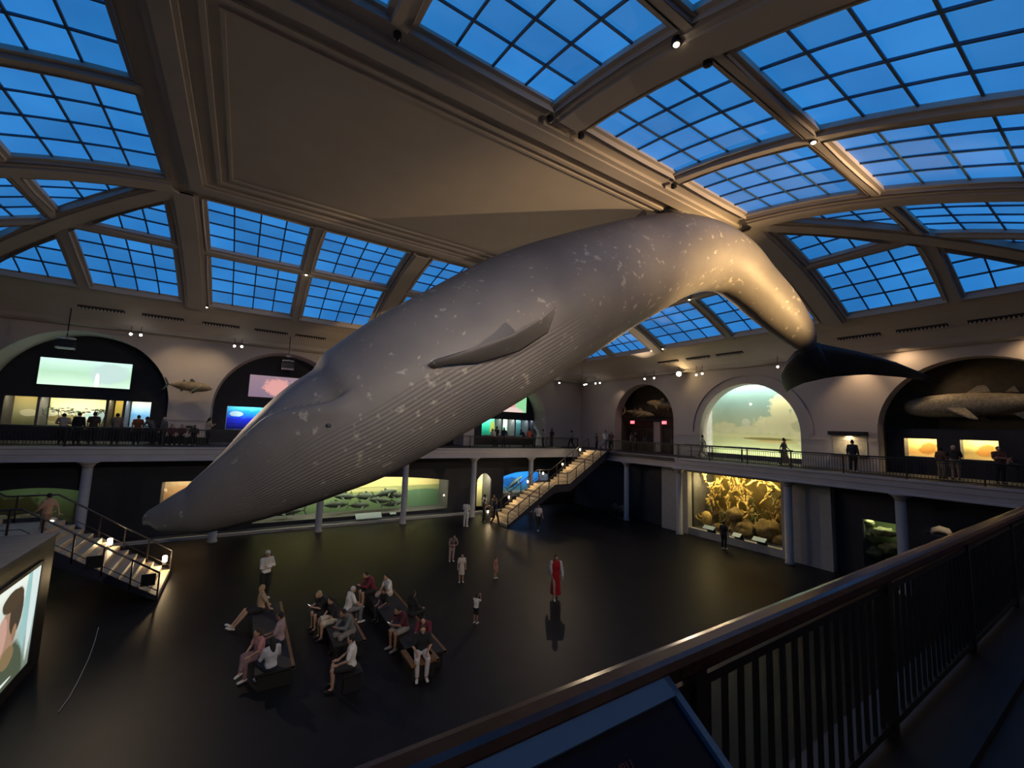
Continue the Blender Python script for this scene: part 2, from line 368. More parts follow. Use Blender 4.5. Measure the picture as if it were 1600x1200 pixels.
END_A = [(24.75, 3.2, 2.75), (15.75, 3.45, 1.93), (4.75, 3.75, 2.22)]
arch_wall('wall_end', (XW, YNW, 0), (0, 1, 0), (1, 0, 0), YW - YNW, [(c - YNW, r, z) for c, r, z in reversed(END_A)], ZT + .2, depth=0.9)
struct(MB().bb(XLW - .3, XLW, YNW, YW + 3, ZF, ZT + .2).build('wall_left', M['wall']))
struct(MB().bb(XLW, XW + 3, YNW - .3, YNW, ZF, ZT + .2).build('wall_near', M['wall']))
# niches behind the arches
for i, (c, r, zs) in enumerate(FAR_A):
    mb = MB(); mb.bb(c - r - .1, c + r + .1, YW + FD + 1.9, YW + FD + 2.1, 0, 6.8); mb.bb(c - r - .2, c - r, YW + FD, YW + FD + 1.9, 0, 6.8); mb.bb(c + r, c + r + .2, YW + FD, YW + FD + 1.9, 0, 6.8); mb.bb(c - r, c + r, YW + FD, YW + FD + 1.9, 6.5, 6.8)
    struct(mb.build('wall_niche_far_%d' % (i + 1), M['niche']))
    # dark infill face with the display window opening: the case front stands 0.72 m inside the arch
for i, (c, r, zs) in enumerate(END_A):
    dp = 2.4 if i != 1 else 1.8
    mb = MB(); mb.bb(XW + dp, XW + dp + .2, c - r - .1, c + r + .1, -0.02, 6.6)
    mb.bb(XW + .9, XW + dp, c - r - .2, c - r, -0.02, 6.6); mb.bb(XW + .9, XW + dp, c + r, c + r + .2, -0.02, 6.6); mb.bb(XW + .9, XW + dp, c - r, c + r, 6.3, 6.6)
    struct(mb.build('wall_niche_end_%d' % (i + 1), (M['olive'], M['white'], M['olive'])[i]))
# raised moulding round the cloud diorama arch, string course on the end wall
mb = MB(); R = []
c, r, zs = END_A[1]
for k in range(41):
    a = PI * k / 40; y0 = -math.cos(a); z0 = math.sin(a)
    R.append([(XW + .02, c + y0 * (r + .55), zs + z0 * (r + .55)), (XW - .10, c + y0 * (r + .55), zs + z0 * (r + .55)), (XW - .10, c + y0 * (r + .70), zs + z0 * (r + .70)), (XW + .02, c + y0 * (r + .70), zs + z0 * (r + .70))])
trim(mb.rings(R), 'wall')
for a, b in ((8.55, 12.2), (19.3, 21.5), (28.0, YW)): trim(MB().bb(XW - .05, XW + .01, a, b, 1.62, 1.70), 'wall')
trim(MB().bb(-3.9, -1.85, YW - .05, YW + .01, 1.42, 1.52), 'wall'); trim(MB().bb(25.2, XW, YW - .05, YW + .01, 1.62, 1.70), 'wall')
# lower storey walls (deep under the mezzanine)
def holed_wall(name, org, dr, length, z0, z1, holes, m, th, nrm):
    """rectangular wall with rectangular holes (a, b, zlo, zhi) along its length"""
    org, dr, nrm = Vector(org), Vector(dr), Vector(nrm); mb = MB()
    cuts = sorted({0.0, length} | {h[0] for h in holes} | {h[1] for h in holes})
    def slab(a, b, lo, hi):
        if b - a < 1e-4 or hi - lo < 1e-4: return
        P = [org + dr * t + Vector((0, 0, z)) for t, z in ((a, lo), (b, lo), (b, hi), (a, hi))]; mb.rings([P, [p + nrm * th for p in P]])
    for a, b in zip(cuts, cuts[1:]):
        h = [q for q in holes if q[0] <= a + 1e-6 and q[1] >= b - 1e-6]
        if h: slab(a, b, z0, h[0][2]); slab(a, b, h[0][3], z1)
        else: slab(a, b, z0, z1)
    return struct(mb.build(name, M[m]))
LYW = 31.0; LXW = 27.1
holed_wall('wall_lower_far', (XLW, LYW, 0), (1, 0, 0), XW + 3 - XLW, ZF, -0.22, [(-10.6 - XLW, -6.6 - XLW, -4.3, -2.2), (-3.6 - XLW, -0.6 - XLW, -4.3, -2.1), (1.0 - XLW, 14.2 - XLW, -4.85, -2.2), (16.75 - XLW, 18.1 - XLW, ZF, -2.2), (19.3 - XLW, 24.2 - XLW, -4.25, -2.15)], 'navy', 0.15, (0, 1, 0))
holed_wall('wall_lower_end', (LXW, YNW, 0), (0, 1, 0), YW - YNW, ZF, -0.22, [(7.2 - YNW, 8.6 - YNW, -4.6, -2.3), (12.3 - YNW, 18.2 - YNW, -4.75, -0.9)], 'navy', 0.15, (1, 0, 0))
trim(MB().bb(XLW, 19, LYW - 1.1, LYW - .9, ZF, ZF + .16), 'pier'); trim(MB().bb(XLW, 16.4, LYW - .95, LYW, ZF, ZF + .12), 'navy')
# stone surround of the reef diorama
for a, b in ((18.25, 20.4), (9.75, 12.2)): trim(MB().bb(26.6, 28.2, a, b, ZF, -0.2), 'pier')
trim(MB().bb(26.7, 27.1, 12.2, 18.25, ZF, -4.75), 'pier'); trim(MB().bb(26.7, 27.1, 12.2, 18.25, -0.95, -0.2), 'pier')
# columns
def column(x, y, label):
    t = empty('column', (x, y, ZF)); H = -0.73 - ZF
    MB().lathe([(0.24, 0), (0.24, 0.12), (0.2, 0.16), (0.2, H - .3)], n=20).build('shaft', M['pier'], t, True)
    MB().lathe([(0.2, H - .3), (0.23, H - .2), (0.32, H - .08), (0.46, H)], n=20).build('capital', M['pier'], t, True)
    return tag(t, label, 'column', 'mezzanine columns')
for i in range(6):
    column(-6.26 + 5.382 * i, YF + .05, ['round grey column behind the staircase beside the video kiosk', 'grey column under the whale snout', 'grey column crossing the left of the green tuna diorama', 'grey column crossing the middle of the green tuna diorama', 'grey column left of the small arched doorway', 'grey column in front of the blue diorama'][i])
for y, l in ((23.15, 'grey column under the end balcony near the staircase'), (18.42, 'grey column at the left of the yellow reef diorama'), (11.52, 'grey column at the right of the yellow reef diorama'), (6.75, 'grey column beside the dim green coral case')): column(25.9, y, l)
# ------------------------------------------------------------------ the whale
def whale_mat():
    m = bpy.data.materials.new('whale_skin'); N, L = nt(m); b = bsdf(m); b.inputs['Roughness'].default_value = 0.55
    tc = N.new('ShaderNodeTexCoord')
    n1 = N.new('ShaderNodeTexNoise'); n1.inputs['Scale'].default_value = 0.55; n1.inputs['Detail'].default_value = 6; L.new(tc.outputs['Object'], n1.inputs['Vector'])
    r1 = ramp(N, [(0.25, (0.125, 0.118, 0.125)), (0.75, (0.20, 0.185, 0.175))]); L.new(n1.outputs['Fac'], r1.inputs['Fac'])
    n2 = N.new('ShaderNodeTexNoise'); n2.inputs['Scale'].default_value = 4.6; n2.inputs['Detail'].default_value = 3; n2.inputs['Distortion'].default_value = 0.2; L.new(tc.outputs['Object'], n2.inputs['Vector'])
    n3 = N.new('ShaderNodeTexNoise'); n3.inputs['Scale'].default_value = 0.6; n3.inputs['Detail'].default_value = 1; L.new(tc.outputs['Object'], n3.inputs['Vector'])
    ad = N.new('ShaderNodeMath'); ad.operation = 'MULTIPLY_ADD'; ad.inputs[1].default_value = 0.35; L.new(n3.outputs['Fac'], ad.inputs[0]); L.new(n2.outputs['Fac'], ad.inputs[2])
    r2 = ramp(N, [(0.81, (0, 0, 0)), (0.89, (1, 1, 1))]); L.new(ad.outputs[0], r2.inputs['Fac'])
    mx = N.new('ShaderNodeMixRGB'); mx.inputs[2].default_value = (0.34, 0.32, 0.29, 1); L.new(r2.outputs['Color'], mx.inputs['Fac']); L.new(r1.outputs['Color'], mx.inputs[1])
    L.new(mx.outputs[0], b.inputs['Base Color'])
    n4 = N.new('ShaderNodeTexNoise'); n4.inputs['Scale'].default_value = 3.0; n4.inputs['Detail'].default_value = 6; L.new(tc.outputs['Object'], n4.inputs['Vector'])
    bp = N.new('ShaderNodeBump'); bp.inputs['Strength'].default_value = 0.12; bp.inputs['Distance'].default_value = 0.08; L.new(n4.outputs['Fac'], bp.inputs['Height']); L.new(bp.outputs['Normal'], b.inputs['Normal'])
    return m
M['whale'] = whale_mat(); M['whale_dark'] = mat('whale_fluke_skin', (0.05, 0.05, 0.058), 0.5, var=0.2, scale=1.5)
WS = [(-1.69, 12.60, -0.77, 0.03), (-1.56, 12.59, -0.66, 0.222), (-1.25, 12.55, -0.59, 0.417), (-0.91, 12.50, -0.49, 0.574), (-0.51, 12.45, -0.34, 0.749), (0.27, 12.35, 0.16, 1.120), (1.04, 12.25, 0.74, 1.491),
      (1.85, 12.14, 1.35, 1.784), (2.86, 12.01, 2.00, 1.964), (4.14, 11.85, 2.94, 2.139), (5.46, 11.68, 3.83, 2.217), (7.02, 11.47, 4.91, 2.270), (8.20, 11.32, 5.69, 2.225), (9.47, 11.15, 6.42, 2.165), (10.92, 10.95, 7.25, 2.040),
      (12.36, 10.68, 8.01, 1.908), (13.79, 10.34, 8.70, 1.740), (15.10, 9.96, 9.04, 1.529), (16.07, 9.65, 9.05, 1.370), (16.90, 9.35, 8.79, 1.214), (17.73, 9.03, 8.16, 1.060), (18.74, 8.61, 7.26, 0.950), (19.53, 8.25, 6.45, 0.73), (20.02, 8.03, 5.84, 0.48), (20.28, 7.95, 5.55, 0.20)]
def catmull(P, t):
    n = len(P) - 1; i = min(int(t), n - 1); f = t - i
    p0, p1, p2, p3 = (P[max(i - 1, 0)], P[i], P[i + 1], P[min(i + 2, n)])
    return [0.5 * (2 * b + (c - a) * f + (2 * a - 5 * b + 4 * c - d) * f * f + (3 * b - a - 3 * c + d) * f ** 3) for a, b, c, d in zip(p0, p1, p2, p3)]
def sm(x, a, b): x = max(0.0, min(1.0, (x - a) / (b - a))); return x * x * (3 - 2 * x)
whale = tag(empty('blue_whale', (8.0, 11.3, 5.6)), 'giant blue whale model diving with its back arched against the ceiling', 'whale')
WO = Vector((8.0, 11.3, 5.6))
def whale_frame(t):
    c = catmull(WS, t); a = Vector(catmull(WS, max(t - .25, 0))[:3]); b = Vector(catmull(WS, min(t + .25, 24))[:3]); T = (b - a).normalized()
    side = Vector((T.y, -T.x, 0))
    if side.length < 1e-3: side = Vector((0, -1, 0))
    side.normalize(); side = side if side.y < 0 else -side          # towards the viewers' side of the hall
    u = side.cross(T); u = u if (u.z > 0 or t > 20) else -u
    if t > 18 and u.x < 0: u = -u
    return Vector(c[:3]), c[3], T, side, u
NS, NR = 180, 660
R = []
for i in range(NS + 1):
    t = 24.0 * i / NS; c, r, T, side, u = whale_frame(t)
    ring = []
    wide = 1.02 + 0.10 * (1 - sm(t, 3, 9)) - 0.05 * sm(t, 15, 20)
    thm = math.radians(26 + 16 * sm(t, 3.5, 6.0) + 26 * sm(t, 6.0, 7.6))          # mouth line, measured from the top
    mouth = 1 - sm(t, 7.4, 7.9)
    pl = sm(t, 2.6, 4.4) * (1 - sm(t, 11.0, 12.6))
    for j in range(NR):
        a = 2 * PI * j / NR; th = abs((a + PI) % (2 * PI) - PI)                 # 0 at the top, pi at the belly
        k = 1.0
        if mouth > 0:
            k -= 0.12 * mouth * sm(t, 0.2, 1.5) * (1 - sm(th, thm - .03, thm + .03))
            k -= 0.045 * mouth * math.exp(-((th - thm) / 0.03) ** 2)
            k += 0.02 * mouth * math.exp(-((th - thm - .16) / 0.10) ** 2)
        lo = thm + .40 * (1 - sm(t, 6.0, 8.0)) if t < 6 else (thm + .40) * (1 - sm(t, 6, 8.5)) + math.radians(86 + 16 * sm(t, 8.5, 11)) * sm(t, 6, 8.5)
        z = sm(th, lo, lo + .12) * pl
        if z > 0: k -= 0.012 * z * (1 - abs(math.sin(th * 58)) ** 0.7) * min(1.0, 1.6 / max(r, .5))
        flat = 1.0 - 0.05 * math.cos(th) ** 2 * sm(t, 0, 4) * (1 - sm(t, 8, 12)) * (1 if th > PI / 2 else 0.2)
        ring.append(c - WO + (u * math.cos(a) * r * flat + side * math.sin(a) * r * wide) * k)
    R.append(ring)
MB().rings(R).build('body', M['whale'], whale, True)
# flukes: two swept lobes with a thick leading edge
def blade(secs, thick, nrm, n=10):
    """secs: (leading point, trailing point); lofted aerofoil sections"""
    R = []; N3 = Vector(nrm).normalized()
    for k, (a, b) in enumerate(secs):
        a, b = Vector(a), Vector(b); th = thick[k]; ring = []
        for q in range(2 * n):
            if q < n: s = q / n; sg = 1
            else: s = 1 - (q - n) / n; sg = -1
            y = th * (1.48 * math.sqrt(max(s, 0)) - 0.63 * s - 1.76 * s ** 2 + 1.42 * s ** 3 - 0.51 * s ** 4) * 1.7
            ring.append(a + (b - a) * s + N3 * y * sg)
        R.append(ring)
    return R
ped = Vector((19.75, 8.1, 6.05))
nb = blade([(Vector((20.05, 8.3, 5.75)) - WO, Vector((21.55, 7.75, 4.42)) - WO), (Vector((20.6, 7.7, 5.78)) - WO, Vector((21.8, 7.45, 4.46)) - WO), (Vector((21.23, 6.6, 5.37)) - WO, Vector((22.22, 6.6, 4.50)) - WO), (Vector((21.96, 5.6, 4.89)) - WO, Vector((22.70, 5.6, 4.34)) - WO), (Vector((22.35, 4.95, 4.43)) - WO, Vector((22.72, 5.0, 4.16)) - WO), (Vector((22.58, 4.5, 4.05)) - WO, Vector((22.62, 4.52, 4.03)) - WO)], [0.22, 0.20, 0.14, 0.09, 0.05, 0.01], (0.7, 0.2, 0.7))
MB().rings(nb).build('fluke', M['whale_dark'], whale, True)
fb = blade([(Vector((20.3, 7.7, 5.80)) - WO, Vector((21.8, 7.45, 4.46)) - WO), (Vector((19.95, 8.4, 5.45)) - WO, Vector((21.85, 8.0, 4.42)) - WO), (Vector((20.85, 9.2, 5.13)) - WO, Vector((21.92, 8.9, 4.27)) - WO), (Vector((21.7, 9.8, 4.80)) - WO, Vector((22.6, 9.7, 4.12)) - WO), (Vector((22.53, 10.15, 4.50)) - WO, Vector((23.1, 10.1, 4.04)) - WO), (Vector((23.45, 10.35, 4.02)) - WO, Vector((23.5, 10.35, 3.98)) - WO)], [0.22, 0.20, 0.13, 0.09, 0.05, 0.01], (0.7, -0.2, 0.7))
MB().rings(fb).build('fluke', M['whale_dark'], whale, True)
# flippers
fl = blade([(Vector((3.70, 10.2, 3.05)) - WO, Vector((4.3, 10.3, 3.10)) - WO), (Vector((3.73, 9.35, 3.22)) - WO, Vector((4.05, 9.50, 3.18)) - WO), (Vector((4.49, 8.95, 3.56)) - WO, Vector((5.02, 9.35, 3.34)) - WO), (Vector((5.35, 8.45, 3.98)) - WO, Vector((5.95, 9.0, 3.70)) - WO), (Vector((5.92, 8.05, 4.42)) - WO, Vector((6.49, 8.5, 4.20)) - WO), (Vector((6.22, 7.85, 4.72)) - WO, Vector((6.30, 7.90, 4.69)) - WO)], [0.10, 0.09, 0.075, 0.06, 0.04, 0.01], (-0.45, -0.25, 0.85))
MB().rings(fl).build('flipper', M['whale'], whale, True)
c, r, T, side, u = whale_frame(8.8)
def mir(p): p = Vector(p) + WO; d = (p - c).dot(side); return p - 2 * d * side - WO
MB().rings([[mir(p) for p in ring][::-1] for ring in fl]).build('flipper', M['whale'], whale, True)
c, r, T, side, u = whale_frame(15.6)
df = blade([(c + u * r * .93 - T * .5 - WO, c + u * r * .93 + T * .45 - WO), (c + u * (r + .12) - T * .1 - WO, c + u * (r + .12) + T * .5 - WO), (c + u * (r + .28) + T * .35 - WO, c + u * (r + .26) + T * .5 - WO)], [0.06, 0.04, 0.01], side)
MB().rings(df).build('dorsal_fin', M['whale'], whale, True)
c, r, T, side, u = whale_frame(7.15)
for sg in (1, -1):
    a = math.radians(84); p = c + (u * math.cos(a) * r + side * sg * math.sin(a) * r * 1.05) * 0.985 - WO
    MB().sphere(p, (0.07, 0.07, 0.05)).build('eye', M['whale_dark'], whale, True)
c, r, T, side, u = whale_frame(16.6)
MB().tube([c + u * (r - .15) - WO, c + u * (r + .1) - WO, Vector((c.x - .3, c.y + .4, 10.95)) - WO], [0.7, 0.55, 0.6], 14).build('ceiling_mount', M['whale'], whale, True)
# ------------------------------------------------------------------ railings
def railing(a, b, z, label, post_gap, inner, individual=False, top='rail', ht=0.97, pitch=0.12):
    a, b = Vector((a[0], a[1], z)), Vector((b[0], b[1], z)); L = (b - a).length; d = (b - a) / L; ang = math.atan2(d.y, d.x)
    t = tag(empty('railing', a, ang), label, 'railing', 'mezzanine railings')
    pr = [(-.045, -.07), (.045, -.07), (.055, -.055), (.055, -.02), (.04, -.004), (.02, 0), (-.02, 0), (-.04, -.004), (-.055, -.02), (-.055, -.055)]
    MB().rings([[(x, y, ht + z_) for y, z_ in pr] for x in (0, L)]).build('top_rail', M[top], t)
    MB().box((L / 2, 0, ht - .13), (L, 0.03, 0.035)).build('middle_rail', M['rail'], t)
    MB().box((L / 2, 0, 0.10), (L, 0.035, 0.04)).build('bottom_rail', M['rail'], t)
    n = max(1, round(L / post_gap)); pm = MB().box((0, 0, (ht - .06) / 2), (0.06, 0.06, ht - .06)).mesh('post', M['rail'])
    for i in range(n + 1): mk('post', pm, t).location = (min(max(i * L / n, .03), L - .03), 0, 0)
    nb = int(L / pitch); bm_ = MB().box((0, 0, (ht - .03) / 2), (0.018, 0.018, ht - .22)).mesh('baluster', M['rail']); rest = MB(); cnt = 0
    for i in range(1, nb):
        x = i * L / nb
        if individual and cnt < 300 and seen(a + d * x + Vector((0, 0, .5)), 20): mk('baluster', bm_, t).location = (x, 0, 0); cnt += 1
        else: rest.box((x, 0, (ht - .03) / 2), (0.018, 0.018, ht - .22))
    if rest.v: rest.build('balusters', M['rail'], t)['kind'] = 'stuff'
    return t
railing((XL + .2, YF + .12), (XE + .2, YF + .12), 0, 'long dark railing along the far balcony behind the whale', 3.6, 1)
railing((XE + .15, 18.5), (XE + .15, YN + .6), 0, 'dark railing of the end balcony in front of the cloud diorama', 2.4, 1)
railing((XE + .38, 24.85), (XE + .38, 18.5), 0, 'dark railing of the end balcony in front of the exit doors', 2.2, 1)
railing((-6.0, 0.95), (XE - .2, 0.95), 0, 'dark railing with a broad wooden handrail right in front of the camera', 1.9, 1, True, 'wood', pitch=0.11)
struct(MB().bb(XL, XE, 0.66, YN + .12, -0.02, 0.03).build('trim_curb', M['black']))
# ------------------------------------------------------------------ sloping information panel on the near railing
ip = tag(empty('information_panel', (0.70, 0.93, 0.95)), 'tilted reading panel with skylight-blue frame on the near railing', 'panel')
IM = Matrix.Rotation(math.radians(30), 3, 'X')
M['panel_sky_tint'] = mat('panel_edge', (0.20, 0.40, 0.66), 0.25, metal=0.5, var=0.03); M['panel_dark'] = picture('panel_print', 'XY', (-.5, .5, -.4, 0), [(0, (0.006, 0.008, 0.02)), (1, (0.004, 0.014, 0.045))], rough=0.25)  # frame's blue base colour stands in for the reflected skylights
def ibox(c, d, name, m): o = MB().box(c, d).build(name, m, ip); o.rotation_euler = (math.radians(34), 0, 0); return o
ibox((0, -.24, -.012), (1.0, .48, .024), 'board', M['panel_dark'])
ibox((0, -.042, .004), (1.0, .084, .022), 'frame_top', M['panel_sky_tint']); ibox((.488, -.24, .004), (.024, .48, .022), 'frame_side', M['panel_sky_tint']); ibox((-.488, -.24, .004), (.024, .48, .022), 'frame_side', M['panel_sky_tint']); ibox((0, -.47, .004), (1.0, .02, .022), 'frame_bottom', M['panel_sky_tint'])
M['ink_red'] = mat('ink_red', (0.34, 0.10, 0.06), 0.6); M['ink_pale'] = mat('ink_pale', (0.34, 0.29, 0.20), 0.6); M['ink_white'] = mat('ink_white', (0.6, 0.6, 0.6), 0.6)
def text(s, size, m, parent, loc, rot=(0, 0, 0), name='lettering', ax='LEFT'):
    c = bpy.data.curves.new(name, 'FONT'); c.body = s; c.size = size; c.extrude = 0.0008; c.align_x = ax; o = bpy.data.objects.new(name, c); COL.objects.link(o)
    bpy.context.view_layer.update(); me = bpy.data.meshes.new_from_object(o.evaluated_get(bpy.context.evaluated_depsgraph_get())); me.materials.clear(); me.materials.append(m)
    bpy.data.objects.remove(o); q = mk(name, me, parent); q.location = loc; q.rotation_euler = rot; return q
tl = (math.radians(34), 0, 0)
def ipl(x, y, z=.002): return Matrix.Rotation(math.radians(34), 3, 'X') @ Vector((x, y, z))
text('ING COR CURU', .030, M['ink_red'], ip, ipl(.0, -.175), tl)
ibox((.15, -.192, .001), (.16, .004, .004), 'rule_line', M['ink_white'])
for k in range(4): ibox((.17 + .01 * k, -.218 - .024 * k, .001), (.20, .011, .003), 'text_line', M['ink_pale'])
for x in (-.4, .4): MB().tube([(x, -.05, -.03), (x, .0, -.2), (x, .02, -.3)], .015).build('bracket', M['black'], ip)
# ------------------------------------------------------------------ display glass
def glass():
    m = bpy.data.materials.new('display_glass'); N, L = nt(m); out = N['Material Output']; tr = N.new('ShaderNodeBsdfTransparent'); gl = N.new('ShaderNodeBsdfGlossy'); gl.inputs['Roughness'].default_value = 0.0
    mx = N.new('ShaderNodeMixShader'); mx.inputs[0].default_value = 0.025; L.new(tr.outputs[0], mx.inputs[1]); L.new(gl.outputs[0], mx.inputs[2]); L.new(mx.outputs[0], out.inputs['Surface']); return m
M['glass'] = glass()
M['case'] = mat('case_lining', (0.10, 0.10, 0.11), 0.7); M['rock'] = mat('rock', (0.16, 0.14, 0.10), 0.9, var=0.4, scale=6, bump=0.4); M['leaf'] = mat('leaf_green', (0.03, 0.08, 0.03), 0.6, var=0.4)
M['root'] = mat('root_brown', (0.05, 0.045, 0.035), 0.8); M['coral'] = mat('coral_yellow', (0.60, 0.43, 0.14), 0.8, var=0.35, scale=5); M['coral2'] = mat('coral_brown', (0.22, 0.15, 0.05), 0.85, var=0.4, scale=5); M['coral3'] = mat('coral_olive', (0.20, 0.20, 0.09), 0.85, var=0.4, scale=5)
M['fish'] = mat('fish_steel', (0.14, 0.16, 0.15), 0.4, var=0.25, scale=4); M['fish_tan'] = mat('fish_tan', (0.26, 0.20, 0.11), 0.45, var=0.45, scale=3); M['fish_green'] = mat('fish_green', (0.06, 0.09, 0.07), 0.5, var=0.3); M['shark'] = mat('spotted_shark_skin', (0.30, 0.26, 0.18), 0.6, var=0.35, scale=9)
M['snow'] = mat('pale_coral', (0.6, 0.55, 0.42), 0.8)
def diorama(name, label, axis, wallpos, a, b, z0, z1, depth, mural, power, color, glassed=True, cat='display case', group=None):
    """lit case behind a wall opening. axis 'Y': wall plane y=wallpos, a..b along x, depth towards +y; axis 'X' likewise"""
    w_, h_ = b - a, z1 - z0; t = empty(name, ((a + b) / 2, wallpos, z0) if axis == 'Y' else (wallpos, (a + b) / 2, z0), 0 if axis == 'Y' else -PI / 2)
    # local frame: x across, y into the case, z up
    MB().box((0, depth + .03, h_ / 2), (w_ + .3, .06, h_ + .4)).build('painted_back', mural, t)
    MB().box((0, depth / 2 + .05, -.03), (w_ + .2, depth - .1, .06)).build('base', M['case'], t)
    MB().box((0, depth / 2 + .05, h_ + .10), (w_ + .2, depth - .1, .06)).build('hood', M['case'], t)
    for s in (-1, 1): MB().box((s * (w_ / 2 + .06), depth / 2 + .05, h_ / 2), (.06, depth - .1, h_ + .14)).build('side_panel', M['case'], t)
    if glassed: MB().box((0, .10, h_ / 2), (w_, .012, h_)).build('glass_pane', M['glass'], t)
    tag(t, label, cat, group)
    q = t.matrix_basis if False else (Matrix.Translation(t.location) @ Matrix.Rotation(t.rotation_euler.z, 4, 'Z'))
    area(q @ Vector((0, .35, h_ + .04)), q @ Vector((0, depth * .95, h_ * .25)), power, color, w_ * .9, .15)
    return t, q
from mathutils import noise as mnoise
def lump(r, seed, amp=.28, n=16, m=11):
    mb = MB().sphere((0, 0, 0), r, n, m)
    mb.v = [tuple(V3(p) * (1 + amp * (mnoise.noise(V3(p) * 2.6 / max(r) + V3((seed * 3.7, 0, 0))) + .5 * mnoise.noise(V3(p) * 6 / max(r) + V3((0, seed, 0)))))) for p in mb.v]; return mb
V3 = Vector
G1 = 'lit cases in the far arches'
for i, (c, r, zs) in enumerate(FAR_A):
    rng = [(-10.9, -4.84), (-0.99, 5.3), (9.2, 15.3), (18.3, 24.75)][i]
    holed_wall('wall_infill_far_%d' % (i + 1), (c - r - .05, YW + FD, 0), (1, 0, 0), 2 * r + .1, 0, 6.5, [(max(rng[0] * FK, c - r) - c + r + .05, min(rng[1] * FK, c + r) - c + r + .05, 0.87, 2.48)], 'niche', 0.06, (0, 1, 0))
def cm(name, w_, h_, stops, spots=(), **k): return picture(name, 'XZ', (-w_ / 2, w_ / 2, 0, h_), stops, spots, **k)
cases = [
    (-10.9, -9.66, 'far arch case with a pale marsh backdrop, leftmost of its row', [(0, (.20, .22, .12)), (.5, (.42, .45, .30)), (1, (.62, .55, .28))], [(.5, .45, .3, .14, .3, (.7, .72, .6))], 16, (1, .85, .5)),
    (-9.6, -6.86, 'wide far arch case with mangrove branches below the green screen', [(0, (.28, .25, .12)), (.45, (.65, .68, .55)), (1, (.75, .70, .40))], [(.75, .4, .2, .2, .5, (.5, .7, .8)), (.3, .25, .3, .15, .5, (.25, .22, .1))], 60, (1, .92, .65)),
    (-6.8, -6.1, 'narrow yellow lit case between the mangrove case and a blue case', [(0, (.35, .28, .1)), (1, (.75, .62, .2))], [], 14, (1, .85, .45)),
    (-6.05, -4.84, 'pale blue sea case at the right of the leftmost arch', [(0, (.35, .42, .45)), (.5, (.20, .50, .80)), (1, (.85, .85, .65))], [(.5, .2, .3, .12, .4, (.7, .8, .85))], 26, (.9, 1, 1)),
    (-0.95, 2.2, 'deep blue ocean case in the arch behind the whale head', [(0, (.01, .01, .10)), (.5, (.02, .03, .55)), (.85, (.02, .35, .75)), (1, (.15, .75, .85))], [(.15, .72, .12, .12, .5, (.5, .6, .6))], 60, (.7, .85, 1)),
    (18.4, 20.55, 'turquoise green case in the rightmost far arch', [(0, (.02, .25, .17)), (.6, (.03, .50, .34)), (1, (.2, .8, .55))], [(.85, .4, .14, .5, .5, (.45, .45, .12))], 46, (.8, 1, .85)),
    (20.6, 22.0, 'bright white green case beside the turquoise case', [(0, (.25, .40, .25)), (.5, (.55, .75, .65)), (1, (.8, .9, .7))], [(.4, .25, .3, .2, .5, (.35, .45, .12))], 40, (.9, 1, .9)),
    (22.05, 23.6, 'dim teal case between two bright cases', [(0, (.05, .12, .13)), (.8, (.10, .25, .27)), (1, (.4, .7, .7))], [], 26, (.8, 1, 1)),
    (23.65, 24.7, 'white blue case at the right end of the far wall', [(0, (.35, .32, .2)), (.5, (.55, .65, .68)), (1, (.75, .85, .9))], [(.7, .35, .25, .3, .5, (.35, .33, .15))], 28, (.9, .97, 1))]
CT = []
for a, b, lb, st, sp_, pw, colr in cases:
    a, b = a * FK, b * FK
    CT.append(diorama('display_case', lb, 'Y', YW + FD, a, b, 0.87, 2.47, 1.4, cm('mural', b - a, 1.54, st, sp_, noise=.25, nscale=3, rough=.8), pw, colr, group=G1))
# mangrove branches and coral pieces inside the cases
def branch(mb, p, d, l, r, depth, n=5):
    p = Vector(p); d = Vector(d).normalized(); q = p + d * l; mb.tube([p, (p + q) / 2 + Vector((random.uniform(-1, 1), random.uniform(-1, 1), 0)) * l * .06, q], [r, r * .85, r * .7], n)
    if depth > 0:
        for k in range(random.choice((2, 3))): branch(mb, q, d + Vector((random.uniform(-1, 1), random.uniform(-.8, .8), random.uniform(-.25, .7))) * .8, l * random.uniform(.6, .85), r * .68, depth - 1, n)
for k in range(5):
    mb = MB(); branch(mb, (0, 0, 0), (random.uniform(-.3, .3), 0, 1), .40, .03, 3, 4)
    for q in range(10): mb.sphere((random.uniform(-.45, .45), random.uniform(-.15, .15), random.uniform(.75, 1.05)), (.09, .06, .03), 6, 3)
    o = mb.build('mangrove_branch', M['root'] if k % 2 else M['leaf']); o.location = (-9.7 + .58 * k, YW + FD + .7 + random.uniform(-.2, .3), .87); tag(o, 'small mangrove shrub, number %s from the left in the mangrove case' % ('one', 'two', 'three', 'four', 'five')[k], 'shrub', 'mangrove shrubs')
